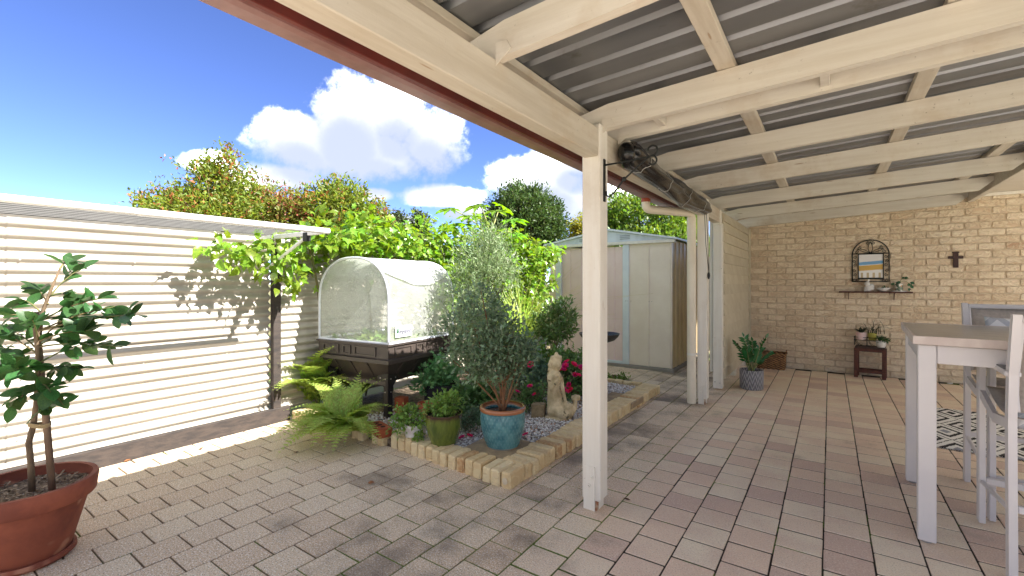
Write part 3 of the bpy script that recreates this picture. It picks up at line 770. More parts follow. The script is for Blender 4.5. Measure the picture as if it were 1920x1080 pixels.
leaf_objects('leaf', mS, Pi[front[1::2]], Di[front[1::2]], Ni[front[1::2]], Sz[front[1::2]], VINE, vt)
V, Fq = scatter(lobed[0], lobed[1], Pi[back], Di[back], Ni[back], Sz[back]); stuff(link('further_leaves', mesh_np('further_leaves', V, Fq), VINE, vt))
mb = MB()
for k in range(46):
    i, j = RNG.integers(0, len(P), 2)
    if abs(P[i][1]-P[j][1]) > 1.2: continue
    mb.tube(bez(P[i], (Vector(P[i])+Vector(P[j]))/2+Vector((-.03, 0, -.12)), P[j], 7), .004, 5)
for y in (2.6, 3.2, 4.2, 5.2): mb.tube(bez((FX+.06, y, .05), (FX+.1, y+.15, .8), (FX+.1, y-.1, 1.7), 8), .011, 6)
part('vine_stems', mb, M('vine_stem', C(96, 104, 58), C(110, 88, 60), rough=.7), vt)
FRUIT = M('unripe_passionfruit', C(156, 178, 104), C(140, 164, 88), sc=14, rough=.4, spk=(C(196, 208, 150), 60, .62))
for (u, v) in ((500, 483), (525, 468), (540, 546), (513, 519), (700, 447)):
    c = PX(u, v, FX+.30); b = MB().ell((0, 0, 0), (.031, .031, .035), 14, 9); o = part('passionfruit', b, FRUIT, vt, smooth=True); o.location = c-Vector(vt['_w'])
# ================================================================ papaya tree
PAP = green('papaya_leaf', (130, 168, 48), (98, 142, 40), .45, .22, .04, .38)
def papaya_leaf():
    v = [(0, 0, .0)]; out = []
    for k in range(7):
        a = math.radians(-132+k*44); L = (.62, .78, .92, 1.0, .92, .78, .62)[k]
        tip = (L*math.cos(a), L*math.sin(a), -.20*L)
        def pt(f, da): return (L*f*math.cos(a+da), L*f*math.sin(a+da), -.12*L*f*f+.03)
        out += [pt(.34, -.30), pt(.52, -.17), pt(.62, -.30), pt(.72, -.14), tip, pt(.72, .14), pt(.62, .30), pt(.52, .17)]
    v += out; n = len(out); return np.array(v), [np.array([(0, 1+i, 1+(i+1) % n) for i in range(n-1)])]
pl_v, pl_f = papaya_leaf(); PLM = mesh_np('leaf', pl_v, pl_f)
pb = PX(915, 600, -4.0); pb.z = 0
pt_ = thing('papaya_tree', 'papaya with big deeply lobed leaves above the vine', 'tree', pb, world=True)
cr = Vector((pb.x+.05, pb.y, 1.95)); mb = MB().tube(bez(pb, pb+Vector((.05, 0, 1)), cr, 8), [.05-.002*i for i in range(9)], 10); part('trunk', mb, BARK, pt_, smooth=True)
LP, LD, LN, LS = [], [], [], []
stalks = MB()
dpap = (cr-Vector((0, 0, CAM_H))).dot(FWD)
for (u, v, dd, s_, tilt) in [(845, 392, -.1, .26, -.5), (868, 420, -.3, .27, -.3), (900, 385, .0, .28, 0), (930, 395, -.1, .28, .3), (960, 412, -.2, .27, .55), (885, 405, -.35, .26, -.1), (925, 430, -.45, .25, .2), (845, 428, -.1, .24, -.6), (940, 385, .3, .26, .3), (965, 438, .1, .22, .7), (870, 445, -.2, .22, -.5), (905, 440, -.5, .22, .1)]:
    c = PD(u, v, dpap+dd); d = (c-cr); d.z = 0; d = (d.normalized()*.8+RIGHT*tilt*.6-FWD*.35+Vector((0, 0, -.25))).normalized()
    LP.append(c); LD.append(d); LN.append((-FWD*.35+UP).normalized()); LS.append(s_)
    stalks.tube(bez(cr, cr.lerp(c, .5)+Vector((0, 0, .1)), c, 6), [.011-.001*i for i in range(7)], 6)
part('leaf_stalks', stalks, M('papaya_stalk', C(160, 160, 90), rough=.6), pt_, smooth=True)
leaf_objects('leaf', PLM, np.array(LP), np.array(LD), np.array(LN), np.array(LS), PAP, pt_)
# ================================================================ shrubs and grasses in the bed
def shrub(name, label, cat, base, lumps, mat, ntw, per, tpl, size, spread, nstem=9, r0=.012, stem_mat=None, up=.3, shell=.4, root=None, droop=0):
    base = Vector(base); t_ = root or thing(name, label, cat, base, world=True)
    P, D = twigs_in(lumps, ntw, shell); mb = MB()
    idx = RNG.choice(len(P), min(nstem, len(P)), replace=False)
    for i in idx:
        tip = Vector(P[i]); mid = base.lerp(tip, .5)+Vector((random.uniform(-.05, .05), random.uniform(-.05, .05), .06)); b0 = base+Vector((random.uniform(-.02, .02), random.uniform(-.02, .02), 0))
        path = bez(b0, mid, tip, 8); mb.tube(path, [r0*(1-.8*q/8) for q in range(9)], 6)
        for j in RNG.choice(len(P), 3):
            q = Vector(P[j])
            if (q-tip).length < .45: mb.tube(bez(path[5], path[5].lerp(q, .5)+Vector((0, 0, .03)), q, 5), [r0*.35, r0*.3, r0*.25, r0*.2, r0*.16, r0*.12], 5)
    part('stems', mb, stem_mat or BARK, t_, smooth=True)
    V, Fq = foliage(P, D, per, spread, tpl, size, up=up, droop=droop); stuff(link('foliage', mesh_np('foliage', V, Fq), mat, t_)); return t_
def lump(u, v, d, ru, rv, dep=None):
    c = PD(u, v, d); s_ = d/F_PX; return (tuple(c), (ru*s_, (dep or ru)*s_, rv*s_))
GREY = green('grey_olive_leaves', (150, 166, 124), (116, 138, 96), .3, .3, .04)
b0 = G(905, 700, .05)
shrub('olive_shrub', 'feathery grey-green shrub between the covered planter and the grass clump', 'shrub', b0, [lump(905, 490, 4.7, 44, 50), lump(880, 560, 4.6, 36, 50), lump(935, 500, 4.8, 34, 50), lump(915, 455, 4.7, 26, 30), lump(868, 520, 4.6, 20, 36), lump(900, 620, 4.6, 40, 50)], GREY, 640, 13, (np.array([(0, 0, 0), (.5, .1, .03), (1, 0, -.05), (.5, -.1, .03)]), [np.array([(0, 2, 1), (0, 3, 2)])]), .055, .13, nstem=26, r0=.010, up=.9, shell=.25)
GRASSM = green('strappy_grass', (186, 200, 112), (142, 172, 76), .4, .35, .05)
def blades(base, n, L, spread, w, lean, name, parent, mat):
    """arching blades: strips of five segments"""
    base = np.array(base); V, Fq = [], []; off = 0; k = 6
    for i in range(n):
        a = RNG.random()*2*math.pi; d = np.array([math.cos(a), math.sin(a), 0]); d = d+np.array(lean)*RNG.uniform(.3, 1.0); d[2] = 0
        ln = L*RNG.uniform(.55, 1.1); out = spread*RNG.uniform(.35, 1.0); b = base+np.r_[RNG.normal(size=2)*.05, 0]; sd_ = nrm(np.cross(d, [0, 0, 1])); pts = []
        for q in range(k+1):
            f = q/k; h = ln*(f-.55*f*f*out*1.3); pts.append(b+d*out*ln*f*f*.9+np.array([0, 0, h]))
        for q, p in enumerate(pts):
            ww = w*(1-.85*(q/k)**1.6); V += [p-sd_*ww, p+sd_*ww+np.array([0, 0, .002])]
        Fq += [(off+2*q, off+2*q+1, off+2*q+3, off+2*q+2) for q in range(k)]; off += 2*(k+1)
    return stuff(link(name, mesh_np(name, np.array(V), [np.array(Fq)]), mat, parent))
gb = G(978, 700, .07); gt2 = thing('grass_clump', 'tall arching strappy grass clump in front of the shed', 'grass', gb, world=True)
blades(tuple(gb), 260, 1.55, .62, .007, (.25, .15, 0), 'blades', gt2, GRASSM); blades(tuple(gb), 40, 2.0, .75, .0035, (.55, .4, 0), 'flower_stalks', gt2, M('dry_grass', C(196, 186, 130), rough=.7, trans=.3))
# potted shrub by the shed
TERRA_OLD = M('weathered_clay', C(150, 122, 92), C(112, 92, 70), sc=10, rough=.9, bump=.003, bsc=40)
def pot(prof_out, wall=.014, n=40, c=(0, 0, 0), fn=None):
    """closed pot with a hollow: outer profile (r, z) from foot to lip, then down inside"""
    mb = MB(); top = prof_out[-1]; inner = [(max(r-wall, .01), z) for r, z in prof_out[::-1]]; inner = [q for q in inner if q[1] > .03]
    inner[0] = (top[0]-wall, top[1]); return mb.lathe([(0.0001, 0)]+list(prof_out)+inner+[(.0001, inner[-1][1])], n, c, fn)
def soil(root, r, z, mat=None, n=20, name='potting_mix'):
    mb = MB(); mb.lathe([(.0001, .006), (r*.5, .004), (r, 0), (r, -.02), (.0001, -.02)], n, (0, 0, z)); return part(name, mb, mat or SOIL_POT, root)
SOIL_POT = M('potting_mix', C(104, 84, 66), C(62, 48, 38), sc=60, rough=.95, bump=.012, bsc=90, spk=(C(176, 158, 136), 70, .62))
DKG = green('shiny_dark_leaves', (126, 150, 88), (88, 118, 66), .25, .3, .04, .3)
g0 = G(1040, 690, .05)
ps = thing('potted_shrub', 'leafy camellia in a weathered clay pot beside the shed door', 'potted plant', g0)
part('pot', pot([(.11, 0), (.125, .02), (.145, .17), (.16, .175), (.162, .225)], .016, 32), TERRA_OLD, ps, smooth=True, ang=40); soil(ps, .143, .2)
ps['_w'] = tuple(g0)
shrub('', '', '', g0+Vector((0, 0, .2)), [lump(1040, 605, 5.75, 36, 34), lump(1055, 585, 5.75, 20, 22), lump(1015, 615, 5.75, 20, 20), lump(1068, 615, 5.75, 16, 16)], DKG, 150, 9, leaf(2, .2, .3, .15), .075, .08, nstem=12, r0=.008, root=ps, up=.5)
del ps['_w']
# rose bushes with pink flowers, low ground cover
ROSEL = green('rose_leaves', (116, 146, 86), (82, 114, 64), .3, .35, .05)
PINK = M('pink_rose_petal', C(226, 52, 118), C(206, 30, 92), sc=30, rough=.6, var=.3, hue=.06, trans=.25)
def flower_mesh():
    mb = MB()
    for ring, (n_, r, tilt, L) in enumerate([(5, .002, 1.3, .010), (6, .004, .9, .015), (7, .006, .45, .019)]):
        for k in range(n_):
            a = 2*math.pi*k/n_+ring*.5; d = Vector((math.cos(a), math.sin(a), 0)); s_ = Vector((-d.y, d.x, 0)); b = d*r; tip = b+d*L*math.cos(tilt)+UP*L*math.sin(tilt)
            mb.add([b-s_*.004, b+s_*.004, b.lerp(tip, .6)+s_*.009+UP*.002, tip, b.lerp(tip, .6)-s_*.009+UP*.002], [(0, 1, 2, 3, 4)])
    return mesh_np('flower', np.array(mb.v), [np.array(mb.f)])
FLM = flower_mesh(); FLM.materials.append(PINK)
def flowers(root, pts, s_=1.0):
    for p in pts:
        o = bpy.data.objects.new('flower', FLM); COL.objects.link(o); o.parent = root; o.location = Vector(p)-Vector(root['_w'] if root.get('_w') else root.location); o.scale = (s_*random.uniform(.8, 1.25),)*3
        o.rotation_euler = (random.uniform(.2, 1.0), random.uniform(-.5, .5), random.uniform(0, 6.3))
rb = G(1075, 748, .06); DR = rb.dot(FWD)
rose = shrub('rose_bush', 'low rose bush covered in pink flowers behind the mermaid statue', 'rose bush', rb, [lump(1075, 700, DR, 26, 26), lump(1055, 685, DR+.1, 24, 22), lump(1095, 715, DR, 22, 20), lump(1065, 730, DR-.1, 18, 14)], ROSEL, 240, 9, leaf(2, .3, .3, .2), .04, .06, nstem=14, r0=.005)
flowers(rose, [PD(u, v, DR-.2+random.uniform(-.05, .05)-.06) for u, v in ((1045, 674), (1063, 679), (1060, 687), (1076, 684), (1049, 691), (1078, 703), (1085, 704), (1050, 709), (1058, 695), (1067, 722), (1058, 731), (1051, 735), (1070, 733), (1090, 690), (1053, 729))], 1.6)
rb2 = G(1000, 770, .06); D2 = rb2.dot(FWD)
rose2 = shrub('rose_bush', 'straggling rose with a few pale pink blooms beside the teal pot', 'rose bush', rb2, [lump(1000, 735, D2, 22, 22), lump(985, 750, D2, 20, 14), lump(1015, 755, D2-.1, 16, 12)], ROSEL, 90, 8, leaf(2, .3, .3, .2), .04, .06, nstem=10, r0=.004)
flowers(rose2, [PD(u, v, D2-.15) for u, v in ((994, 725), (1002, 740), (970, 735), (996, 684))], 1.3)
GC = green('blue_green_ground_cover', (112, 134, 112), (80, 110, 76), .25, .3, .05)
GCB = green('fresh_green_ground_cover', (122, 150, 72), (88, 124, 54), .35, .3, .05)
def cover(name, label, pts, d0, mat, ntw, size, cat='ground cover', per=9):
    L = [lump(u, v, d0+dd, ru, rv) for (u, v, dd, ru, rv) in pts]; c = L[0][0]; return shrub(name, label, cat, (c[0], c[1], .05), L, mat, ntw, per, leaf(2, .28, .3, .2), size, .06, nstem=10, r0=.004)
cover('dusty_daisy_bush', 'low grey-leaved daisy bush behind the statue', [(985, 700, 0, 36, 26), (1010, 690, .2, 30, 20), (960, 690, 0, 30, 26), (1015, 715, -.1, 22, 18)], 4.75, GC, 240, .045)
cover('geranium_clump', 'fresh green geranium clump in front of the potted camellia', [(1030, 672, 0, 44, 14), (1000, 665, .1, 34, 16), (1075, 672, .1, 34, 12)], 5.25, GCB, 220, .05)
cover('leafy_border_shrub', 'glossy broad-leaved plant in shade behind the green glazed pot', [(885, 745, 0, 26, 20), (875, 770, -.1, 22, 16), (905, 760, -.1, 20, 18)], 4.1, green('shade_leaves', (98, 128, 72), (72, 104, 58), .2, .3, .04, .3), 110, .085)
cover('thyme_mat', 'small grey-green thyme mat between the green pot and the teal pot', [(875, 790, 0, 18, 14), (890, 775, 0, 14, 10)], 3.75, GC, 120, .02)
cover('weed_tuft', 'small grass tuft growing at the far bed corner', [(1150, 713, 0, 14, 7), (1170, 712, 0, 10, 5)], 6.1, GCB, 60, .04)
# blueberry in the teal pot
BLUE = green('blueberry_leaves', (140, 158, 130), (96, 122, 82), .25, .3, .06, .35)
tp = G(942, 846, .085); tp = tp+FWD*.125; tpz = .085; DT = tp.dot(FWD)
teal = thing('teal_pot_shrub', 'blueberry bush growing in a teal dimpled glazed pot on a slab', 'potted plant', (tp.x, tp.y, tpz))
def teal_mat():
    m, t, b = newmat('teal_glaze'); x, y, z = t.xyz(t.obj()); n = t.noise(t.obj(), 14, 4, .6)
    col = t.mix(n.ss(.35, .65), C(58, 112, 124), C(96, 148, 152)); lip = (z+(n-.5)*.012).ss(.262, .268); col = t.mix(lip, col, C(168, 108, 72)); foot = 1.0-z.ss(.006, .012); col = t.mix(foot, col, C(170, 116, 80))
    g = t.nd.new('ShaderNodeNewGeometry'); pt = S(t.t, g.outputs['Pointiness']).ss(.5, .56); col = t.mix(pt*.6*(1.0-lip), col, C(150, 186, 186))
    t.put(b.inputs['Base Color'], col); b.inputs['Roughness'].default_value = .22; b.inputs['Coat Weight'].default_value = .4; return m
prof = [(.118, 0), (.124, .012)]
for i in range(1, 60):
    f = i/60; prof.append((.124+.044*math.sin(f*math.pi*.62)/math.sin(math.pi*.5), .012+f*.25))
prof += [(.168, .266), (.172, .272), (.173, .29), (.168, .296)]
def dimple(a, z):
    if z < .014 or z > .262: return 1
    return 1+.017*(abs(math.sin((a*17+z*62)))**1.2*abs(math.sin((a*17-z*62)))**1.2-.4)
o = part('pot', pot(prof, .017, 204, fn=dimple), teal_mat(), teal, smooth=True, ang=60); soil(teal, .145, .245)
teal['_w'] = tuple(teal.location)
shrub('', '', '', Vector((tp.x, tp.y, tpz+.24)), [lump(930, 650, DT, 40, 40), lump(880, 585, DT, 22, 40), lump(965, 645, DT+.08, 34, 36), lump(865, 655, DT-.05, 30, 34), lump(842, 615, DT, 14, 24), lump(990, 665, DT, 22, 26), lump(925, 590, DT+.1, 26, 40), lump(940, 695, DT, 40, 26), lump(895, 690, DT-.1, 26, 26), lump(905, 545, DT+.05, 12, 22), lump(960, 600, DT, 16, 24)], BLUE, 520, 10, leaf(2, .27, .3, .15), .038, .055, nstem=15, r0=.0075, stem_mat=M('reddish_bark', C(148, 104, 70), C(120, 84, 58), sc=30, rough=.8), root=teal, up=.5, shell=.2)
del teal['_w']
tag(link('stepping_slab', MB().box(-.2, .2, -.2, .2, -.06, .0, .006).mesh('slab'), M('stone_slab', C(176, 152, 118), C(150, 130, 104), sc=12, rough=.9, bump=.003, bsc=60), None, (tp.x-.02, tp.y-.02, .0845)), 'square stone slab under the teal pot', 'slab').rotation_euler = (0, 0, .06)
# green glazed pot
gp = G(829, 841, .075); gp = gp+FWD*.085
grn = thing('green_glazed_pot', 'green fluted glazed pot of mint on the pebbles', 'potted plant', (gp.x, gp.y, .075))
def flute(a, z): return 1+(.018*abs(math.sin(a*12)) if z < .15 else 0)*min(1, max(0, (.155-z)*60))
def green_glaze():
    m, t, b = newmat('green_glaze'); x, y, z = t.xyz(t.obj()); n = t.noise(t.vec(t.obj(), (1, 1, .25)), 22, 5, .65)
    col = t.mix(n.ss(.35, .68), C(112, 124, 48), C(74, 92, 34)); col = t.mix((z+(n-.5)*.05).ss(.195, .235), col, C(74, 52, 36)); col = t.mix((1.0-z.ss(.0, .05))*.5, col, C(120, 124, 60))
    t.put(b.inputs['Base Color'], col); b.inputs['Roughness'].default_value = .2; b.inputs['Coat Weight'].default_value = .5; return m
prof = [(.082, 0), (.09, .008)]+[(.09+.05*math.sin(i/24*math.pi/2), .008+i/24*.22) for i in range(1, 25)]+[(.143, .234), (.142, .244)]
part('pot', pot(prof, .012, 120, fn=flute), green_glaze(), grn, smooth=True, ang=50); soil(grn, .127, .215); grn['_w'] = tuple(grn.location)
MINT = green('mint_leaves', (138, 166, 84), (104, 140, 62), .35, .25, .04)
DGp = gp.dot(FWD); shrub('', '', '', gp+Vector((0, 0, .2)), [lump(828, 762, DGp, 27, 17), lump(840, 752, DGp, 18, 14)], MINT, 120, 8, leaf(2, .32, .3, .2), .032, .04, nstem=16, r0=.003, root=grn, up=.6); blades(tuple(gp+Vector((0, 0, .2))), 26, .16, .8, .003, (0, 0, 0), 'grass_blades', grn, GRASSM); del grn['_w']
# painted clay pot with saucer
sp = G(776, 830, .06); sp = sp+FWD*.06
wp = thing('painted_pot', 'small whitewashed clay pot with a red saucer and trailing herb', 'potted plant', (sp.x, sp.y, .06))
WW = M('flaking_whitewash', C(226, 222, 218), C(198, 184, 176), sc=16, rough=.85, spk=(C(170, 90, 62), 24, .66)); TER = M('terracotta', C(176, 96, 64), C(150, 76, 50), sc=8, rough=.8, bump=.002, bsc=60)
part('pot', pot([(.075, .012), (.086, .11), (.09, .112), (.092, .135)], .01, 40), WW, wp, smooth=True, ang=40)
part('saucer', MB().lathe([(.0001, 0), (.09, 0), (.102, .018), (.096, .02), (.086, .008), (.0001, .008)], 40), TER, wp, smooth=True, ang=40); soil(wp, .078, .118); wp['_w'] = tuple(wp.location)
DW = sp.dot(FWD); shrub('', '', '', sp+Vector((0, 0, .12)), [lump(772, 778, DW, 24, 14), lump(750, 795, DW-.03, 16, 14), lump(790, 800, DW-.1, 10, 22), lump(757, 772, DW, 14, 10)], MINT, 110, 8, leaf(2, .34, .3, .2), .03, .04, nstem=16, r0=.0025, root=wp, up=.2, droop=.2); del wp['_w']
tag(link('clay_pot', pot([(.06, 0), (.085, .12), (.092, .122), (.092, .15)], .01, 32).mesh('clay_pot'), TER, None, G(790, 790, .06)+Vector((0, .08, 0)), ang=40), 'empty terracotta pot tucked behind the whitewashed pot', 'pot')
# black planter of potato leaves
bp = G(826, 772, .06)+FWD*.14
bk = thing('black_planter_bag', 'black fabric planter full of leafy celery behind the green pot', 'potted plant', (bp.x, bp.y, .06))
part('bag', pot([(.17, 0), (.178, .02), (.182, .12), (.18, .24), (.182, .25)], .008, 36, fn=lambda a, z: 1+.02*math.sin(a*7+z*20)), M('black_felt', C(46, 44, 48), C(34, 33, 36), sc=30, rough=.95, bump=.002, bsc=150), bk, smooth=True, ang=50); soil(bk, .172, .21); bk['_w'] = tuple(bk.location)
CEL = green('celery_leaves', (132, 174, 118), (98, 146, 92), .35, .25, .04)
DB = bp.dot(FWD); Vs = shrub('', '', '', bp+Vector((0, 0, .2)), [lump(815, 705, DB, 34, 24), lump(835, 690, DB, 24, 20), lump(800, 720, DB-.05, 22, 14), lump(850, 712, DB, 18, 18)], CEL, 130, 7, lobed, .055, .06, nstem=18, r0=.005, stem_mat=M('celery_stalk', C(130, 160, 90), rough=.5), root=bk, up=.7); del bk['_w']
# ================================================================ ferns
FERN = green('fern_frond', (178, 194, 104), (140, 168, 76), .4, .25, .05, .5)
def frond(j):
    rr = random.Random(j); V, Fq = [], []; o = 0; N = 22
    path = [Vector((f, 0, .32*math.sin(f*1.9)*(1-.25*f)-.42*f*f)) for f in [i/N for i in range(N+1)]]
    for i in range(2, N+1):
        p = path[i]; f = i/N; L = .26*math.sin(math.pi*min(1, (f*.86+.12)))**.8*(1.05-f*.62)
        d = (path[i]-path[i-1]).normalized()
        for sg in (-1, 1):
            ax = (Vector((.45, sg, -.15))+Vector((0, 0, rr.uniform(-.15, .15)))).normalized(); m_ = 6
            for q in range(m_):
                b = p+ax*L*(q+.3)/m_; l2 = L*.34*(1-q/m_*.6)
                for s2 in (-1, 1):
                    e = b+(d*s2*.9+ax*.6).normalized()*l2; wv = ax*l2*.55
                    V += [b-wv*.5, e+UP*rr.uniform(-.006, .006), b+wv]; Fq.append((o, o+1, o+2)); o += 3
    for i in range(N):
        a, b = path[i], path[i+1]; wv = Vector((0, .004*(1-i/N)+.0015, 0)); V += [a-wv, b-wv, b+wv]; Fq.append((o, o+1, o+2)); V += [a-wv, b+wv, a+wv]; Fq.append((o+3, o+4, o+5)); o += 6
    return mesh_np('frond', np.array([tuple(v) for v in V]), [np.array(Fq)])
FR = [frond(j) for j in range(4)]
for q in FR: q.materials.append(FERN)
def fern(label, base, n, L, lean=(0, 0, 0), up=.5):
    base = Vector(base); t_ = thing('fern', label, 'fern', base)
    for i in range(n):
        a = 2*math.pi*(i+random.random()*.7)/n; d = Vector((math.cos(a), math.sin(a), 0))*random.uniform(.5, 1)+Vector(lean); d.z = random.uniform(up*.3, up*1.4); d.normalize()
        o = bpy.data.objects.new('frond', FR[i % 4]); COL.objects.link(o); o.parent = t_
        y = Vector((0, 0, 1)).cross(d).normalized(); z = d.cross(y); s_ = L*random.uniform(.7, 1.15)
        o.matrix_basis = Matrix.Translation((random.uniform(-.04, .04), random.uniform(-.04, .04), .01)) @ (Matrix((d, y, z)).transposed()*s_).to_4x4()
    return t_
fern('large fern spilling from the bed against the fence and planter leg', G(575, 765, .05)+Vector((-.02, .12, 0)), 40, .72, (.12, -.12, 0), 1.05)
fern('pale green fern arching over the bed edge onto the pavers', G(640, 815, .05)+Vector((0, .05, 0)), 44, .52, (.1, -.45, 0), .6)
fern('small fern growing under the raised planter', G(668, 745, .05), 14, .36, (0, 0, 0), .7)
# ================================================================ loose bricks and stones in the bed
def loose(name, label, px, size, rz, mat, holes=False, dz=0, cat='brick'):
    p = G(px[0], px[1], .06); mb = MB().box(-size[0]/2, size[0]/2, -size[1]/2, size[1]/2, 0, size[2], .004)
    o = thing(name, label, cat, (p.x, p.y, .055+dz), rz); part('body', mb, mat, o)
    if holes:
        for k in (-1, 0, 1): part('core_hole', MB().lathe([(.0001, 0), (.02, 0), (.02, .0012), (.0001, .0012)], 14, (k*.06, 0, size[2]-.0002)), M('hole_shadow', C(58, 34, 24), rough=1), o)
    return o
loose('loose_brick', 'red brick with three core holes lying by the planter leg', (712, 815), (.23, .11, .075), -.25, RED_BRICK, True, dz=.01)
loose('loose_brick', 'upright red brick behind the planter leg beside the black bag', (753, 775), (.1, .09, .16), .3, RED_BRICK)
loose('loose_brick', 'brown brick lying on the pebbles behind the front post', (1090, 742), (.22, .11, .07), -.1, M('brown_brick', C(132, 96, 70), C(110, 80, 58), sc=20, rough=.9, bump=.003))
loose('stone_block', 'rough sandstone block leaning beside the mermaid statue', (1010, 782), (.12, .1, .13), .35, M('sandstone', C(168, 146, 110), C(120, 104, 78), sc=14, rough=.95, bump=.012, bsc=30), cat='stone')
tag(link('stepping_slab', MB().box(-.18, .18, -.18, .18, -.06, 0, .006).mesh('slab'), bpy.data.materials['stone_slab'], None, G(1165, 745, .088)), 'half-buried stone slab in the far end of the pebble bed', 'slab')
tag(link('stepping_slab', MB().box(-.18, .18, -.14, .14, -.05, .01, .008).mesh('slab'), M('mossy_stone', C(142, 124, 88), C(110, 104, 70), sc=10, rough=.95, bump=.006, bsc=30), None, G(705, 765, .07)), 'mossy stone slab under the raised planter', 'slab')
for (u, v) in ((866, 820), (881, 817), (985, 815)):
    p = G(u, v, .085); o = bpy.data.objects.new('fallen_petals', FLM); COL.objects.link(o); o.location = p; o.scale = (1.3, 1.3, .8); o.rotation_euler = (.3, .2, u)
    tag(o, {866: 'larger fallen pink petals on the pebbles beside the green glazed pot', 881: 'smaller fallen pink petals on the pebbles left of the teal pot', 985: 'fallen pink petals on the pebbles between the teal pot and the front post'}[u], 'petals', 'petals on the pebbles')
# ================================================================ citrus in terracotta pot
TERRA = M('terracotta_pot', C(156, 86, 62), C(122, 64, 48), sc=4, rough=.8, bump=.002, bsc=50, spk=(C(178, 122, 96), 6, .6))
cp = Vector((-3.09, .45, 0))
cit = thing('potted_citrus', 'young citrus tree tied to a stake in a large terracotta pot', 'potted plant', cp, world=True)
W0 = lambda prof, n=56, wall=.02: pot(prof, wall, n, tuple(cp))
part('pot', W0([(.142, .022), (.15, .03), (.215, .275), (.236, .277), (.242, .285), (.25, .355), (.246, .364)]), TERRA, cit, smooth=True, ang=35)
part('saucer', MB().lathe([(.0001, 0), (.15, 0), (.17, .018), (.168, .036), (.156, .037), (.148, .016), (.0001, .014)], 56, tuple(cp)), TERRA, cit, smooth=True, ang=35)
MULCH = M('bark_mulch', C(150, 128, 104), C(86, 68, 52), sc=70, rough=.95, bump=.02, bsc=70, spk=(C(206, 194, 178), 60, .6))
mb = MB(); mb.grid(lambda a, b: (cp.x+.222*a*math.cos(b*2*math.pi), cp.y+.222*a*math.sin(b*2*math.pi), .312+.008*math.sin(a*9+b*40)*a), 8, 40); part('potting_mix', mb, MULCH, cit, smooth=True)
n = 420; ang = RNG.random(n)*6.283; rad = np.sqrt(RNG.random(n))*.215; P = np.c_[cp.x+rad*np.cos(ang), cp.y+rad*np.sin(ang), np.full(n, .318)+RNG.random(n)*.006]; d = RNG.normal(size=(n, 3)); d[:, 2] *= .25
chip = (np.array([(-.5, -.16, 0), (.5, -.12, .02), (.5, .14, .0), (-.5, .16, .03)]), [np.array([(0, 1, 2, 3)])]); V, Fq = scatter(chip[0], chip[1], P, d, RNG.normal(size=(n, 3))*.3+np.array([0, 0, 1]), RNG.uniform(.012, .032, n))
stuff(link('bark_chips', mesh_np('bark_chips', V, Fq), M('bark_chip', C(176, 154, 128), C(110, 88, 68), rough=.9, var=.4), cit))
DC = cp.dot(FWD)
def cpx(u, v, dd=0): return PD(u, v, DC+dd)
trunk = [cpx(*q) for q in ((60, 922, .01), (58, 870, .0), (54, 830, 0), (62, 800, 0), (68, 760, 0), (72, 700, 0), (72, 640, 0), (78, 590, 0), (95, 545, 0), (112, 505, 0))]
tr = part('trunk', MB().tube(trunk, [.0135, .012, .012, .0115, .011, .011, .010, .0085, .006, .004], 10), BARK, cit, smooth=True)
sk = [cpx(*q) for q in ((98, 918, .01), (88, 800, 0), (76, 690, .012), (66, 585, .02))]
part('stake', MB().tube(sk, .0135, 10), M('grey_stake', C(140, 114, 92), C(104, 84, 68), sc=20, rough=.9, stretch=(1, 1, .2), bump=.003), cit, smooth=True)
mb = MB(); c = cpx(74, 797); 
for k in range(3): mb.tube([c+RIGHT*.047*math.cos(a)+FWD*.022*math.sin(a)+UP*(.006*k-.004+.004*math.sin(a*2)) for a in np.linspace(0, 6.283, 22)], .004, 6)
part('twine_tie', mb, M('jute_twine', C(172, 150, 112), rough=.95), cit)
branch_px = [((90, 560), (150, 505)), ((95, 555), (140, 560)), ((80, 590), (35, 560)), ((78, 600), (150, 600)), ((75, 620), (215, 575)), ((75, 620), (255, 590)), ((76, 650), (220, 650)), ((74, 680), (180, 640)), ((74, 660), (20, 620)), ((72, 690), (0, 650)),
             ((72, 700), (40, 690)), ((74, 690), (120, 700)), ((72, 720), (95, 735)), ((72, 720), (40, 745)), ((72, 650), (110, 640)), ((72, 640), (60, 600)), ((90, 570), (60, 535)), ((112, 505), (130, 492)), ((72, 705), (-30, 690)), ((72, 725), (120, 760)), ((72, 665), (-30, 610)), ((74, 640), (140, 590)), ((74, 640), (170, 620)), ((72, 700), (150, 690)), ((72, 690), (-10, 720)), ((72, 720), (20, 765)), ((72, 715), (80, 775)), ((75, 610), (20, 590)), ((80, 600), (190, 560))]
LP, LD, LN, LS = [], [], [], []; br = MB()
for (a, b) in branch_px:
    dd = random.uniform(-.18, .18); A = cpx(*a); Bq = cpx(b[0], b[1], dd); path = bez(A, A.lerp(Bq, .5)+UP*.03, Bq, 8); br.tube(path, [.0045-.0004*i for i in range(9)], 6)
    nl = int(5+ (Bq-A).length*27)
    for k in range(nl):
        f = .35+.68*k/nl; i = min(int(f*8), 7); p = path[i].lerp(path[i+1], min(1, f*8-i)); ax = (path[i+1]-path[i]).normalized()
        d = (ax*.7+Vector((random.gauss(0, .65), random.gauss(0, .65), random.gauss(.0, .45)))).normalized()
        LP.append(p); LD.append(d); LN.append((UP+Vector((random.gauss(0, .6), random.gauss(-.2, .6), 0))).normalized()); LS.append(random.uniform(.055, .098))
part('branches', br, M('green_twig', C(104, 110, 62), C(120, 96, 66), rough=.7), cit, smooth=True)
CL = leaf(7, .30, .2, .14, .92, .7); CLM = mesh_np('leaf', CL[0], CL[1]); CLM.shade_smooth()
leaf_objects('leaf', CLM, np.array(LP), np.array(LD), np.array(LN), np.array(LS), LEAF_DARK, cit)
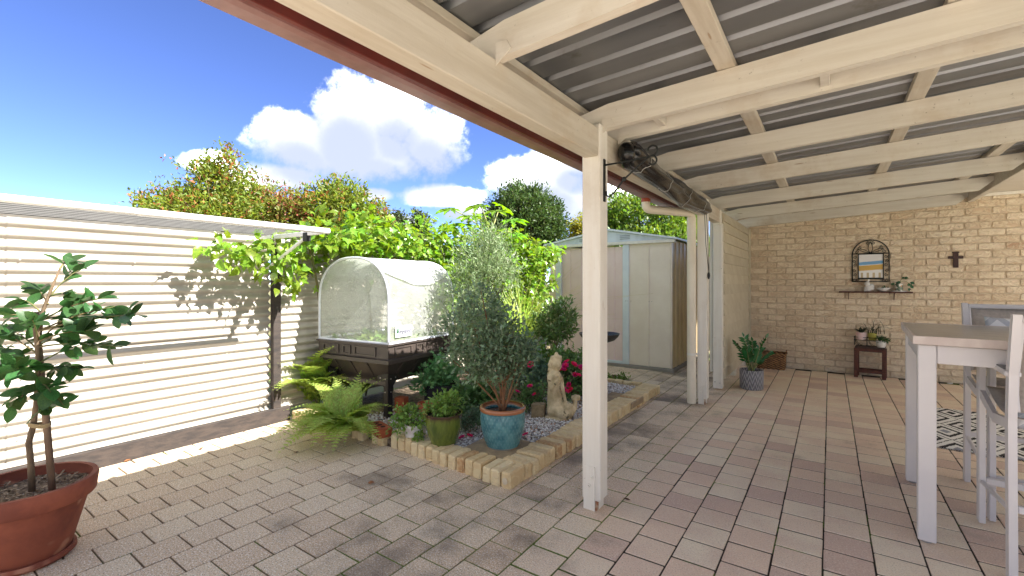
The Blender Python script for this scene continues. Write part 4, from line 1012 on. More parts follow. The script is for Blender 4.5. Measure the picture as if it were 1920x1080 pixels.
# ================================================================ raised planter with net cover
near = Vector((-3.21, 2.68, 0)); rz = math.radians(6); xl = Vector((math.cos(rz), math.sin(rz), 0)); yl = Vector((-math.sin(rz), math.cos(rz), 0)); PW, PDp = .95, 1.0
pc = near-xl*PW/2+yl*PDp/2
pod = thing('raised_planter', 'dark raised garden planter on legs under an arched white net cover', 'planter', (pc.x, pc.y, .045), rz)
PLAS = M('dark_brown_plastic', C(74, 65, 60), C(60, 53, 50), sc=4, rough=.42); PLASB = PLAS
hx, hy = PW/2, PDp/2; z0 = -.045
def ring(mb, hx0, hy0, z_0, hx1, hy1, z_1):
    vs = [(-hx0, -hy0, z_0), (hx0, -hy0, z_0), (hx0, hy0, z_0), (-hx0, hy0, z_0), (-hx1, -hy1, z_1), (hx1, -hy1, z_1), (hx1, hy1, z_1), (-hx1, hy1, z_1)]
    return mb.add(vs, [(0, 1, 5, 4), (1, 2, 6, 5), (2, 3, 7, 6), (3, 0, 4, 7)])
tub = MB(); H = lambda z: z+z0
for a in [(hx-.30, hy-.30, .36, hx-.135, hy-.135, .375), (hx-.135, hy-.135, .375, hx-.12, hy-.12, .425), (hx-.12, hy-.12, .425, hx-.03, hy-.03, .565), (hx-.03, hy-.03, .565, hx+.012, hy+.012, .572), (hx+.012, hy+.012, .572, hx+.012, hy+.012, .605), (hx+.012, hy+.012, .605, hx-.012, hy-.012, .615), (hx-.012, hy-.012, .615, hx-.012, hy-.012, .725), (hx-.012, hy-.012, .725, hx+.004, hy+.004, .73), (hx+.004, hy+.004, .73, hx+.004, hy+.004, .745), (hx+.004, hy+.004, .745, hx-.03, hy-.03, .745), (hx-.03, hy-.03, .745, hx-.04, hy-.04, .64)]:
    ring(tub, a[0], a[1], H(a[2]), a[3], a[4], H(a[5]))
tubo = part('tub', tub, PLAS, pod, ang=20)
for sgn, ax, half in ((-1, 1, hx), (1, 0, hy), (1, 1, hx), (-1, 0, hy)):        # moulded panels and ribs on the four sides
    for (a, b2) in ((-.82, -.36), (-.24, -.02), (.08, .66)):
        mb = MB(); t0 = (hy if ax == 1 else hx)-.012
        for (p, q, zz0, zz1) in ((a, b2, .70, .712), (a, b2, .628, .64), (a, a+.03, .64, .70), (b2-.03, b2, .64, .70)):
            if ax == 1: mb.box(p*half, q*half, sgn*(t0+.001), sgn*(t0+.009), H(zz0), H(zz1)) if sgn > 0 else mb.box(p*half, q*half, -(t0+.009), -(t0+.001), H(zz0), H(zz1))
            else: mb.box(sgn*(t0+.001) if sgn > 0 else -(t0+.009), sgn*(t0+.009) if sgn > 0 else -(t0+.001), p*half, q*half, H(zz0), H(zz1))
        sub('moulding', mb, PLAS, tubo)
    for f in (-.55, -.1, .35):
        mb = MB(); i0, i1 = .0, .09
        a_ = (f*half, -(hy-.012-.105), H(.43)); b_ = (f*half, -(hy-.012-.02), H(.56))
        if ax == 1: mb.beam((f*half, sgn*(hy-.118), H(.43)), (f*half, sgn*(hy-.03), H(.562)), .035, .018)
        else: mb.beam((sgn*(hx-.118), f*half, H(.43)), (sgn*(hx-.03), f*half, H(.562)), .035, .018, up=(0, 0, 1))
        sub('rib', mb, PLAS, tubo)
BLK = M('black_steel_leg', C(40, 37, 36), C(30, 28, 28), rough=.45, metal=.2)
for sx in (-1, 1):
    for sy in (-1, 1):
        x, y = sx*(hx-.075), sy*(hy-.075); s_ = .004
        poly = [(0, z0+.03), (-.055, z0+.03), (-.05, H(.34)), (-.13, H(.42)), (-.13, H(.44)), (-.03, H(.47)), (0, H(.47))]
        mb = MB().prism([(x+sx*q[0], q[1]) for q in poly], 1, y+sy*.0, y+sy*.004)
        mb.prism([(y+sy*q[0], q[1]) for q in poly], 0, x, x+sx*.004)
        lg = part('leg', mb, BLK, pod)
        for (u_, z_) in ((-.03, .30), (-.03, .42), (-.09, .425)):
            sub('bolt', MB().tube([(x+sx*u_, y+sy*.004, H(z_)), (x+sx*u_, y+sy*.008, H(z_))], .006, 8), STEEL, lg); sub('bolt', MB().tube([(x+sx*.004, y+sy*u_, H(z_)), (x+sx*.008, y+sy*u_, H(z_))], .006, 8), STEEL, lg)
for sy in (-1, 1): part('cross_rail', MB().box(-hx+.1, hx-.1, sy*(hy-.08)-.012, sy*(hy-.08)+.012, H(.36), H(.395), .002), PLAS, pod)
part('soil', MB().box(-hx+.04, hx-.04, -hy+.04, hy-.04, H(.65), H(.695)), SOIL_POT, pod)
n = 520; P = np.c_[RNG.uniform(-hx+.08, hx-.08, n), RNG.uniform(-hy+.08, hy-.08, n), np.full(n, H(.70))+RNG.random(n)*.07]; d = RNG.normal(size=(n, 3)); d[:, 2] = abs(d[:, 2])
V, Fq = scatter(*leaf(2, .3, .3, .3), P, d, RNG.normal(size=(n, 3))*.4+np.array([0, 0, 1]), RNG.uniform(.04, .08, n)); stuff(link('seedlings', mesh_np('seedlings', V, Fq), MINT, pod))
def net_mat(name, tr, bumpy):
    m, t, b = newmat(name); v = t.obj(); n = t.noise(v, 7, 4, .6); f = t.noise(v, 260, 2, .8); wv = t.noise(t.vec(v, (30, 30, 220)), 1.0, 2)
    df = t.nd.new('ShaderNodeBsdfDiffuse'); df.inputs[0].default_value = C(232, 234, 230); tl = t.nd.new('ShaderNodeBsdfTranslucent'); tl.inputs[0].default_value = C(228, 232, 226); tp_ = t.nd.new('ShaderNodeBsdfTransparent')
    a = t.nd.new('ShaderNodeMixShader'); a.inputs[0].default_value = .5; t.lk.new(df.outputs[0], a.inputs[1]); t.lk.new(tl.outputs[0], a.inputs[2])
    c = t.nd.new('ShaderNodeMixShader'); t.put(c.inputs[0], (tr+(n-.5)*.25+(f-.5)*.5+(wv-.5)*.2).f('MINIMUM', .95).f('MAXIMUM', .02)); t.lk.new(a.outputs[0], c.inputs[1]); t.lk.new(tp_.outputs[0], c.inputs[2])
    nn = t.bump(t.noise(v, 60, 3)*bumpy, .01); t.put(df.inputs['Normal'], nn); t.lk.new(c.outputs[0], t.nd['Material Output'].inputs[0]); t.nd.remove(b); return m
NET = net_mat('fine_white_net', .60, .4); NETD = net_mat('doubled_white_net', .10, 1.4)
ax_, zt, zs = hx-.015, 1.535, 1.12
def arch(f, k=0.0):
    """f 0..1 from left foot over the top to the right foot"""
    hs = zs-.745; r = ax_; L1, La = hs, math.pi*(r+(zt-zs))/2; tot = 2*L1+La; q = f*tot
    if q < L1: return (-r, H(.745+q))
    if q > L1+La: return (r, H(.745+(tot-q)))
    a = math.pi*(1-(q-L1)/La); return (r*math.copysign(abs(math.cos(a))**.85, math.cos(a)), H(zs+(zt-zs)*abs(math.sin(a))**.85))
fy, by = -hy+.02, hy-.02
TUBEW = M('white_pvc_hoop', C(226, 230, 238), C(206, 212, 224), rough=.35)
for y in (fy, by): part('hoop', MB().tube([(arch(i/40)[0], y, arch(i/40)[1]) for i in range(41)], .011, 10), TUBEW, pod, smooth=True)
part('base_frame', MB().tube([(-ax_, fy, H(.752)), (ax_, fy, H(.752)), (ax_, by, H(.752)), (-ax_, by, H(.752)), (-ax_, fy, H(.752))], .012, 8), TUBEW, pod)
part('ridge_bar', MB().tube([(0, fy, H(zt)), (0, by, H(zt))], .008, 8), TUBEW, pod)
for y in (fy+.004, by-.004):
    mb = MB(); N = 30; mb.grid(lambda a, b: (arch(.5*a)[0]*(1-2*b), y, arch(.5*a)[1]), N, 12); part('end_net', mb, NET, pod, smooth=True, fix=False)
sagf = lambda a, b: .035*math.sin(math.pi*b)*math.sin(math.pi*min(1, a*1.3))
mb = MB(); mb.grid(lambda a, b: (arch(a)[0], fy+(by-fy)*b, arch(a)[1]-.018*math.sin(math.pi*b)*math.sin(math.pi*a)), 40, 14); part('side_net', mb, NET, pod, smooth=True, fix=False)
def drape(a, b):
    lim = .44+.25*1.0-.0+.065*math.sin(math.pi*b); f = .30+(lim-.30)*a; x, z = arch(f); w_ = .010*math.sin(b*23+a*9)*math.sin(math.pi*b)
    return (x*1.012+.012*a+w_*.4, fy+(by-fy)*b, z+.010-.026*math.sin(math.pi*b)*(1-a*.4)+w_*.5)
mb = MB(); mb.grid(drape, 30, 40); part('rolled_net', mb, NETD, pod, smooth=True, fix=False)
lb = part('name_label', MB().box(hx-.002, hx+.0, -hy+.09, -hy+.31, H(.80), H(.905)), M('lilac_label', C(196, 194, 210), rough=.6), pod)
tm = text_mesh('vegepod', .05); o = link('lettering', tm, M('black_green_ink', C(30, 44, 36), rough=.6), None); o.parent = lb; o.matrix_basis = Matrix.Translation((hx+.002, -hy+.21, H(.852))) @ Matrix.Rotation(math.pi/2, 4, 'Z') @ Matrix.Rotation(math.pi/2, 4, 'X')
mb = MB().prism([(-hy+.105, H(.845)), (-hy+.112, H(.875)), (-hy+.122, H(.89)), (-hy+.130, H(.872)), (-hy+.128, H(.85)), (-hy+.117, H(.835))], 0, hx+.001, hx+.0025); sub('leaf_emblem', mb, M('green_ink', C(40, 92, 48), rough=.6), lb)
# ================================================================ garden shed
sh = thing('garden_shed', 'cream and pink steel garden shed with gable roof and sliding door', 'shed', (-2.87, 6.75, 0), world=True)
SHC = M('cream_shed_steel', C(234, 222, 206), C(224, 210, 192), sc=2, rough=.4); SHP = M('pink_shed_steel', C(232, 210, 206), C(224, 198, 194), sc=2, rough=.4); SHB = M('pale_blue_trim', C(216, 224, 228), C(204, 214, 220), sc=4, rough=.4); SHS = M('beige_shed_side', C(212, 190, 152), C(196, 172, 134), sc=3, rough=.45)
YF, XL, XR, YBk = 6.75, -3.92, -1.88, 8.35
def ribbed(x0, x1, y, z0_, z1, pitch_, mat, name, rib=.012):
    mb = MB(); xs = []; x = x0
    while x < x1-.03:
        xs += [(x, 0), (min(x+pitch_-.03, x1), 0), (min(x+pitch_-.022, x1), -rib), (min(x+pitch_-.008, x1), -rib), (min(x+pitch_, x1), 0)]; x += pitch_
    for (a, dy) in xs: mb.v += [(a, y+dy, z0_), (a, y+dy, z1)]
    for i in range(len(xs)-1): mb.f.append((2*i, 2*i+2, 2*i+3, 2*i+1))
    return part(name, mb, mat, sh, fix=False)
part('base_slab', MB().box(XL-.03, XR+.04, YF-.04, YBk, -.02, .045, .008), M('shed_base', C(150, 144, 134), rough=.9), sh)
ribbed(-2.53, XR, YF, .05, 1.9, .32, SHC, 'front_panel'); ribbed(XL, -3.78, YF, .05, 1.9, .3, SHC, 'front_panel')
part('corner_trim', MB().box(XR-.035, XR+.004, YF-.006, YF+.04, .05, 1.9, .003), SHC, sh)
d1 = ribbed(-3.72, -3.12, YF+.03, .08, 1.86, .2, SHP, 'sliding_door', -.008); d2 = ribbed(-3.14, -2.58, YF+.018, .08, 1.86, .2, SHP, 'sliding_door', -.008)
part('door_frame', MB().box(-3.80, -3.70, YF-.02, YF+.03, .05, 1.9, .004), SHB, sh); part('door_frame', MB().box(-2.62, -2.52, YF-.024, YF+.03, .05, 1.9, .004), SHB, sh)
part('door_track', MB().box(-3.7, -2.6, YF-.015, YF+.03, .046, .085, .004), SHB, sh)
part('header', MB().box(XL-.05, XR+.05, YF-.05, YF+.02, 1.885, 1.93, .004), M('white_eave', C(232, 228, 216), rough=.4), sh)
part('gable', MB().prism([(XL-.04, 1.932), (XR+.04, 1.932), (-2.87, 2.115)], 1, YF-.03, YF-.02), M('pale_grey_gable', C(206, 216, 222), rough=.4), sh)
for (xa, zz) in ((-3.35, 1.965), (-3.35, 1.99), (-3.08, 1.965), (-3.08, 1.99), (-3.08, 2.015), (-2.66, 1.965), (-2.66, 1.99), (-2.66, 2.015)):
    part('louvre', MB().box(xa, xa+.16, YF-.037, YF-.031, zz, zz+.012, .001), M('louvre_grey', C(150, 160, 168), rough=.5), sh)
for sgn in (-1, 1):
    xe = XR+.09 if sgn > 0 else XL-.09
    part('roof_panel', MB().prism([(-2.87, 2.12), (xe, 1.925), (xe, 1.95), (-2.87, 2.15)], 1, YF-.07, YBk+.05), SHB, sh)
mb = MB(); ys = []; y = YF
while y < YBk-.05: ys += [(y, 0), (y+.17, 0), (y+.18, .014), (y+.20, .014), (y+.21, 0)]; y += .21
for (yy, dx) in ys: mb.v += [(XR+.001+dx, yy, .05), (XR+.001+dx, yy, 1.92)]
for i in range(len(ys)-1): mb.f.append((2*i, 2*i+2, 2*i+3, 2*i+1))
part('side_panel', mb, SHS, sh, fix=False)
part('back_panel', MB().box(XL, XR, YBk-.01, YBk, .05, 1.92), SHC, sh); part('left_panel', MB().box(XL-.004, XL, YF+.01, YBk, .05, 1.92), SHC, sh)
for x in (-2.57, -2.545, -2.49, -2.21, -2.17): part('rivet', MB().ell((x, YF-.026 if x < -2.5 else YF-.013, 1.02), (.005, .004, .005), 8, 5), M('rivet', C(110, 104, 96), rough=.5), sh)
# ================================================================ bird bath
bb = Vector((-2.02, 4.52, .06)); bth = thing('bird_bath', 'dark bird bath bowl on a slim pedestal behind the front post', 'bird bath', bb)
DKM = M('dark_bronze_resin', C(62, 58, 54), C(46, 44, 42), sc=8, rough=.4)
part('bowl', MB().lathe([(.0001, .60), (.08, .60), (.16, .63), (.20, .67), (.215, .70), (.207, .70), (.19, .68), (.14, .645), (.0001, .63)], 48), DKM, bth, smooth=True, ang=50)
part('pedestal', MB().lathe([(.0001, 0), (.10, 0), (.10, .02), (.05, .05), (.028, .15), (.024, .4), (.03, .56), (.06, .60), (.0001, .60)], 28), DKM, bth, smooth=True, ang=50)
wm, wt, wb = newmat('water'); wb.inputs['Base Color'].default_value = C(150, 160, 165); wb.inputs['Roughness'].default_value = .05; wb.inputs['Transmission Weight'].default_value = .6; wb.inputs['IOR'].default_value = 1.33
part('water', MB().lathe([(.0001, .676), (.187, .676), (.18, .665), (.0001, .665)], 40), wm, bth)
# ================================================================ mermaid statue
ms = G(1046, 786, .075)+FWD*.08; st = thing('mermaid_statue', 'weathered cream mermaid statue with curled tail and planter shell', 'statue', (ms.x, ms.y, .07))
mb = MB(); Rr, Fr = RIGHT, FWD
def m3(r, u, f=0): return Rr*r+Fr*f+UP*u
cap(mb, m3(-.01, .06, .0), m3(-.015, .16), .085, .075); cap(mb, m3(-.02, .16), m3(-.03, .28), .072, .058); cap(mb, m3(-.03, .28), m3(-.02, .37), .056, .064)      # hips, waist, chest
cap(mb, m3(-.018, .38), m3(-.005, .43), .03, .026); mb.ell(m3(.0, .475, -.005), (.043, .043, .052), 14, 10)                                              # neck, head
for (r, u, f, q) in ((-.02, .52, .01, .03), (.02, .525, .0, .028), (-.045, .505, .015, .03), (.0, .55, .01, .028), (-.04, .54, .01, .024), (.03, .545, .01, .02), (-.005, .575, .01, .02), (-.055, .475, .02, .03), (-.055, .43, .02, .03), (-.06, .38, .025, .032), (-.06, .33, .025, .03), (-.055, .28, .025, .024)): mb.ell(m3(r, u, f), (q, q, q), 10, 8)  # flowers and hair down the back
cap(mb, m3(-.07, .37, -.01), m3(-.06, .27, -.05), .024, .02); cap(mb, m3(-.06, .27, -.05), m3(.015, .36, -.075), .019, .015); mb.ell(m3(.02, .375, -.07), (.017, .017, .02), 8, 6)   # arm to the chin
cap(mb, m3(.035, .36, -.01), m3(.05, .25, -.05), .022, .019); cap(mb, m3(.05, .25, -.05), m3(.07, .16, -.06), .018, .015)                                  # other arm down to the shell
cap(mb, m3(-.02, .07, -.01), m3(.03, .05, -.06), .08, .06); cap(mb, m3(.03, .05, -.06), m3(.11, .05, -.04), .06, .045); cap(mb, m3(.11, .05, -.04), m3(.16, .08, .02), .043, .03); cap(mb, m3(.16, .08, .02), m3(.175, .14, .04), .028, .016)   # tail
for dr, du in ((.03, .165), (.0, .17), (-.025, .16)): mb.ell(m3(.175+dr, du, .05), (.02, .02, .03), 8, 6)                                                # tail fin
mb.ell(m3(.085, .115, -.03), (.06, .06, .045), 12, 8); mb.ell(m3(.018, .47, -.045), (.009, .009, .012), 8, 6); mb.ell(m3(.005, .0, .0), (.14, .11, .025), 14, 6)
me = remeshed(mb, .0065, 3)
link('figure', me, M('mossy_cast_stone', C(222, 204, 166), C(176, 156, 118), sc=9, rough=.85, bump=.004, bsc=60, spk=(C(120, 108, 84), 14, .66)), st, smooth=True)
st['_w'] = tuple(st.location); c0 = Vector(st.location)+m3(.085, .15, -.03)
P, D = twigs_in([(tuple(c0), (.035, .035, .02))], 22, .3); V, Fq = foliage(P, D, 7, .03, leaf(2, .3), .022, up=.6); stuff(link('planted_herb', mesh_np('planted_herb', V, Fq), GC, st)); del st['_w']
# ================================================================ downpipe
PVC = M('cream_pvc', C(232, 222, 202), C(222, 210, 188), sc=3, rough=.4)
dp = thing('downpipe', 'cream round downpipe with an elbow leading from the gutter', 'downpipe', (-1.222, 5.13, 0), world=True)
def rounded(pts, r, n=5):
    out = [Vector(pts[0])]
    for a, b, c in zip(pts, pts[1:], pts[2:]):
        a, b, c = Vector(a), Vector(b), Vector(c); p = b+(a-b).normalized()*r; q = b+(c-b).normalized()*r; out += bez(p, b, q, n)
    return out+[Vector(pts[-1])]
part('elbow_pipe', MB().tube(rounded([(-1.5, 4.47, 2.12), (-1.5, 4.47, 2.03), (-1.222, 5.13, 2.05), (-1.222, 5.13, 1.93)], .06), .042, 18), PVC, dp, smooth=True, ang=40)
part('pipe', MB().tube([(-1.222, 5.13, 2.0), (-1.222, 5.13, .004)], .046, 20), PVC, dp, smooth=True, ang=40)
part('outlet_cap', MB().tube([(-1.5, 4.47, 2.10), (-1.5, 4.47, 2.135)], .046, 18), M('orange_outlet', C(176, 84, 58), rough=.5), dp, smooth=True, ang=40)
part('strap', MB().tube([(-1.222, 5.13, .52), (-1.222, 5.13, .545)], .0475, 20).box(-1.18, -1.13, 5.142, 5.153, .52, .545, .001), CREAM_POST, dp)
# ================================================================ hanging bracket on the front post
IRON = M('black_iron', C(36, 40, 38), C(26, 28, 28), sc=20, rough=.45, metal=.4, bump=.001, bsc=80)
hb = thing('hanging_bracket', 'black scrolled iron basket bracket screwed to the front post', 'bracket', (-1.062, 2.45, 1.77), world=True)
part('back_plate', MB().box(-1.066, -1.059, 2.438, 2.462, 1.765, 2.01, .002), IRON, hb)
def sp_(cx_, cz_, r0, a0, a1, n=16, dr=0): return [(cx_+(r0+dr*i/n)*math.cos(a0+(a1-a0)*i/n), 2.45, cz_+(r0+dr*i/n)*math.sin(a0+(a1-a0)*i/n)) for i in range(n+1)]
part('arm', MB().tube([(-1.06, 2.45, 1.975), (-.93, 2.45, 1.978), (-.80, 2.45, 1.985)]+sp_(-.785, 2.015, .026, -1.4, 3.0), .0052, 8), IRON, hb, smooth=True)
part('scroll_brace', MB().tube(sp_(-1.045, 1.835, .012, 2.6, -1.2, 8)[:0]+[(-1.052, 2.45, 1.825), (-1.05, 2.45, 1.80), (-1.035, 2.45, 1.79), (-1.0, 2.45, 1.815), (-.95, 2.45, 1.875), (-.88, 2.45, 1.93), (-.80, 2.45, 1.985), (-.775, 2.45, 1.985)]+sp_(-.785, 1.96, .022, .9, -2.6, 10), .0052, 8), IRON, hb, smooth=True)
part('twist_knot', MB().ell((-.945, 2.45, 1.88), (.014, .009, .014), 10, 8), IRON, hb, smooth=True)
# ================================================================ rolled-up blind
BLKP = M('glossy_black_plastic', C(18, 17, 18), C(11, 11, 12), sc=6, rough=.24, bump=.003, bsc=10, spec=.3, coat=.3)
rb_ = thing('rolled_blind', 'rolled up glossy black plastic blind tied along the side beam', 'blind', (-1.0, 3.7, 2.06), world=True)
def roll(a, b):
    y = 2.62+2.14*a; an = b*2*math.pi; end = min(1, min(a, 1-a)*16+.55); r = (.068+.012*math.sin(an*2+a*9)+.007*math.sin(an*5+a*6+2*math.sin(a*11))+.004*math.sin(an*8-a*14))*(end if .0 < a < 1.0 else 0.02)
    return (-.998+r*math.cos(an)*.85, y, 2.085-.03*math.sin(a*math.pi)-.055*a+r*math.sin(an)*1.1)
mb = MB(); mb.grid(roll, 90, 36); mb.ell(Vector(roll(0.0, 0))+Vector((-.01, .03, 0)), (.055, .05, .065), 14, 10); mb.ell(Vector(roll(1.0, 0))+Vector((-.01, -.03, 0)), (.055, .05, .065), 14, 10); part('plastic_roll', mb, BLKP, rb_, smooth=True)
mb = MB()
for a in (.12, .35, .62, .86): mb.tube([Vector(roll(a+.02*math.sin(q), q/6.283))+(Vector(roll(a, q/6.283))-Vector((-.998, 2.62+2.14*a, 2.08-.055*a))).normalized()*.003 for q in np.linspace(0, 6.283, 20)], .003, 5)
part('ties', mb, M('grey_cord', C(170, 165, 155), rough=.6), rb_)
mb = MB().tube([(-1.0, 4.7, 2.0), (-1.03, 4.9, 1.7), (-1.055, 5.16, 1.40)], .003, 6).tube([(-.99, 4.74, 2.0), (-1.02, 4.95, 1.7), (-1.056, 5.165, 1.40)], .003, 6); part('pull_cords', mb, BLK, rb_)
part('cord_cleat', MB().ell((-1.056, 5.165, 1.375), (.014, .016, .04), 10, 8), BLK, rb_, smooth=True)
# ================================================================ things on the brick wall
WF = WY-.012
fr = thing('iron_framed_panel', 'arched black wrought iron frame with scrolls round a bright square picture', 'panel', (.465, WF, 1.31), world=True)
xa, xb, za, zsp, zt_ = .262, .668, 1.315, 1.69, 1.897
yy = WF-.012; xm = (xa+xb)/2; R_ = (xb-xa)/2
outl = [(xa, yy, za), (xa, yy, zsp)]+[(xm-R_*math.cos(a), yy, zsp+(zt_-zsp)*math.sin(a)) for a in np.linspace(0.05, math.pi-.05, 26)]+[(xb, yy, zsp), (xb, yy, za), (xa, yy, za)]
part('outer_frame', MB().tube(outl, .0075, 8), IRON, fr, smooth=True)
gx0, gx1, gz0, gz1 = .338, .60, 1.37, 1.695
mb = MB(); 
for (a, b2, c, d) in ((gx0-.012, gx1+.012, gz0-.022, gz0), (gx0-.012, gx1+.012, gz1, gz1+.010), (gx0-.012, gx0, gz0, gz1), (gx1, gx1+.012, gz0, gz1)): mb.box(a, b2, yy-.006, yy+.008, c, d)
part('inner_frame', mb, IRON, fr)
part('cross_bar', MB().tube([(xa, yy, gz1+.012), (xb, yy, gz1+.012)], .006, 8), IRON, fr)
def scroll(cx_, cz_, s_, a0, turn): return [(cx_+s_*(1-.75*q)*math.cos(a0+turn*q*7.5), yy, cz_+s_*(1-.75*q)*math.sin(a0+turn*q*7.5)) for q in np.linspace(0, 1, 18)]
def scr(path, r): part('scroll', MB().tube(path, r, 5), IRON, fr, smooth=True)
for sx in (-1, 1):
    for k, z in enumerate((1.335, 1.41, 1.47, 1.55, 1.60, 1.66)):
        scr(scroll(xm+sx*(R_-.028 if k else R_-.03), z, .021, math.pi/2 if sx > 0 else math.pi/2, sx*(1 if k % 2 else -1)), .0036)
    scr(scroll(xm+sx*(R_-.06), 1.335, .02, 0, -sx), .0036)
    for (dx, z, s_) in ((.155, 1.735, .025), (.125, 1.79, .025), (.035, 1.855, .022)): scr(scroll(xm+sx*dx, z, s_, math.pi/2, sx), .0036)
    scr(bez((xm, yy, 1.715), (xm+sx*.05, yy, 1.78), (xm, yy, 1.87), 10), .004)
    scr(bez((xm, yy, 1.715), (xm+sx*.09, yy, 1.79), (xm+sx*.145, yy, 1.775), 10), .004); scr(bez((xm, yy, 1.715), (xm+sx*.09, yy, 1.73), (xm+sx*.145, yy, 1.775), 10), .004)
m, t, b = newmat('colour_bands'); x, y, z = t.xyz(t.obj()); n = t.noise(t.obj(), 30, 4, .6)  # flat panel with white, blue and ochre bands
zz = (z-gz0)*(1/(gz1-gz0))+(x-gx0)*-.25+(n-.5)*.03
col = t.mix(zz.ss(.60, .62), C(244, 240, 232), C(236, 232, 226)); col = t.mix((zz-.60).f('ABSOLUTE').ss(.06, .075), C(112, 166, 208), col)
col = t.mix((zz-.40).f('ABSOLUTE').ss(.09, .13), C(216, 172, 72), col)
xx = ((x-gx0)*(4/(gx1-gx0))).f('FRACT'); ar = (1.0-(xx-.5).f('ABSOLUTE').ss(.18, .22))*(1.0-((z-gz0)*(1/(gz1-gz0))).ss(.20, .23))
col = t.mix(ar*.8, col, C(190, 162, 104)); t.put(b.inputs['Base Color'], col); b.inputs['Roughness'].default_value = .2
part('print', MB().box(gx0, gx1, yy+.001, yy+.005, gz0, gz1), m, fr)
WOOD = M('dark_red_timber', C(96, 50, 34), C(66, 34, 26), sc=6, rough=.5, stretch=(3, 12, 12), bump=.001, bsc=40)
sf = thing('wall_shelf', 'narrow dark timber shelf on two thin brackets under the picture', 'shelf', (.51, WF, 1.14), world=True)
part('board', MB().box(.107, .905, WF-.13, WF-.004, 1.158, 1.178, .003), WOOD, sf)
for x in (.22, .72): part('shelf_bracket', MB().tube([(x, WF-.002, 1.06), (x, WF-.006, 1.155), (x, WF-.11, 1.156)], .004, 6).tube([(x, WF-.004, 1.08), (x, WF-.07, 1.154)], .003, 6), WOOD, sf)
ZS = 1.1785
CER = M('white_ceramic', C(232, 230, 226), C(214, 210, 204), sc=14, rough=.35)
mb = MB(); mb.ell((0, 0, .045), (.05, .038, .048), 14, 10); mb.ell((-.012, -.005, .11), (.03, .028, .032), 12, 8); mb.ell((-.034, -.006, .105), (.018, .018, .016), 10, 6); mb.ell((.035, .0, .075), (.032, .03, .035), 10, 8)
cap(mb, (-.002, .008, .13), (.012, .012, .165), .010, .008); cap(mb, (-.006, -.012, .13), (.0, -.014, .165), .010, .008); mb.ell((.05, 0, .04), (.018, .016, .016), 8, 6); cap(mb, (-.035, -.015, .03), (-.04, -.018, .01), .012, .012)
o = tag(link('rabbit_figurine', remeshed(mb, .0045, 2), CER, None, (.44, WF-.065, ZS-.002), smooth=True), 'white ceramic rabbit figurine sitting on the wall shelf', 'figurine')
sd_ = thing('shell_dish', 'white shell shaped dish holding a small succulent on the shelf', 'dish', (.60, WF-.065, ZS))
part('dish', MB().lathe([(.0001, 0), (.03, 0), (.055, .022), (.078, .05), (.074, .052), (.05, .026), (.0001, .008)], 32, fn=lambda a, z: 1+.08*abs(math.sin(a*5))*(z/.05)), CER, sd_, smooth=True)
n = 26; d = rand_dirs(n); d[:, 2] = abs(d[:, 2])+.3; V, Fq = scatter(*leaf(2, .3, .3, .1), np.tile([.02, 0, .035], (n, 1))+RNG.normal(size=(n, 3))*.012, d, rand_dirs(n), .03); stuff(link('succulent', mesh_np('succulent', V, Fq), green('succulent_leaf', (62, 110, 70), (44, 88, 56)), sd_))
mg = thing('painted_mug_plant', 'patterned mug on a saucer with trailing green leaves at the shelf end', 'potted plant', (.765, WF-.065, ZS))
part('mug', pot([(.036, .008), (.042, .012), (.045, .10), (.046, .105)], .004, 32), M('patterned_glaze', C(226, 220, 208), C(92, 110, 92), sc=28, rough=.25, spk=(C(196, 138, 60), 26, .62), soft=.04), mg, smooth=True, ang=40)
part('saucer', MB().lathe([(.0001, 0), (.07, 0), (.085, .010), (.08, .012), (.0001, .006)], 32), CER, mg, smooth=True)
part('stems', MB().tube(bez((0, 0, .1), (.05, 0, .19), (.11, 0, .10), 8), .002, 5).tube(bez((0, 0, .1), (.03, 0, .2), (.055, 0, .185), 8), .002, 5).tube(bez((0, 0, .1), (-.03, 0, .14), (-.05, -.01, .11), 8), .002, 5), MINT, mg)
LPp = [(.11, -.01, .10), (.1, -.015, .075), (.115, 0, .125), (.105, -.01, .05), (.055, 0, .185), (.06, 0, .19), (-.05, -.01, .11), (-.045, -.02, .10), (0, -.01, .135), (.01, -.02, .14), (.12, -.01, .085)]
rl = leaf(4, .42, .15, .1); rlm = mesh_np('leaf', rl[0], rl[1]); n = len(LPp); leaf_objects('leaf', rlm, np.array(LPp), np.c_[RNG.normal(size=n)*.6, -abs(RNG.normal(size=n))*.3, -.4+RNG.normal(size=n)*.4], np.tile([0., -1., .4], (n, 1)), RNG.uniform(.035, .05, n), green('pothos_leaf', (66, 112, 74), (44, 84, 56), .2), mg)
tag(link('wall_cross', MB().box(-.026, .026, -.012, .0, -.103, .085, .003).box(-.072, .072, -.0135, .0, .012, .047, .003).box(-.034, .034, -.0125, -.001, .085, .103, .003).mesh('wall_cross'), M('dark_cross_wood', C(70, 40, 36), C(50, 30, 28), sc=20, rough=.6), None, (1.333, WF, 1.597)), 'small dark wooden cross hung on the brick wall', 'cross')
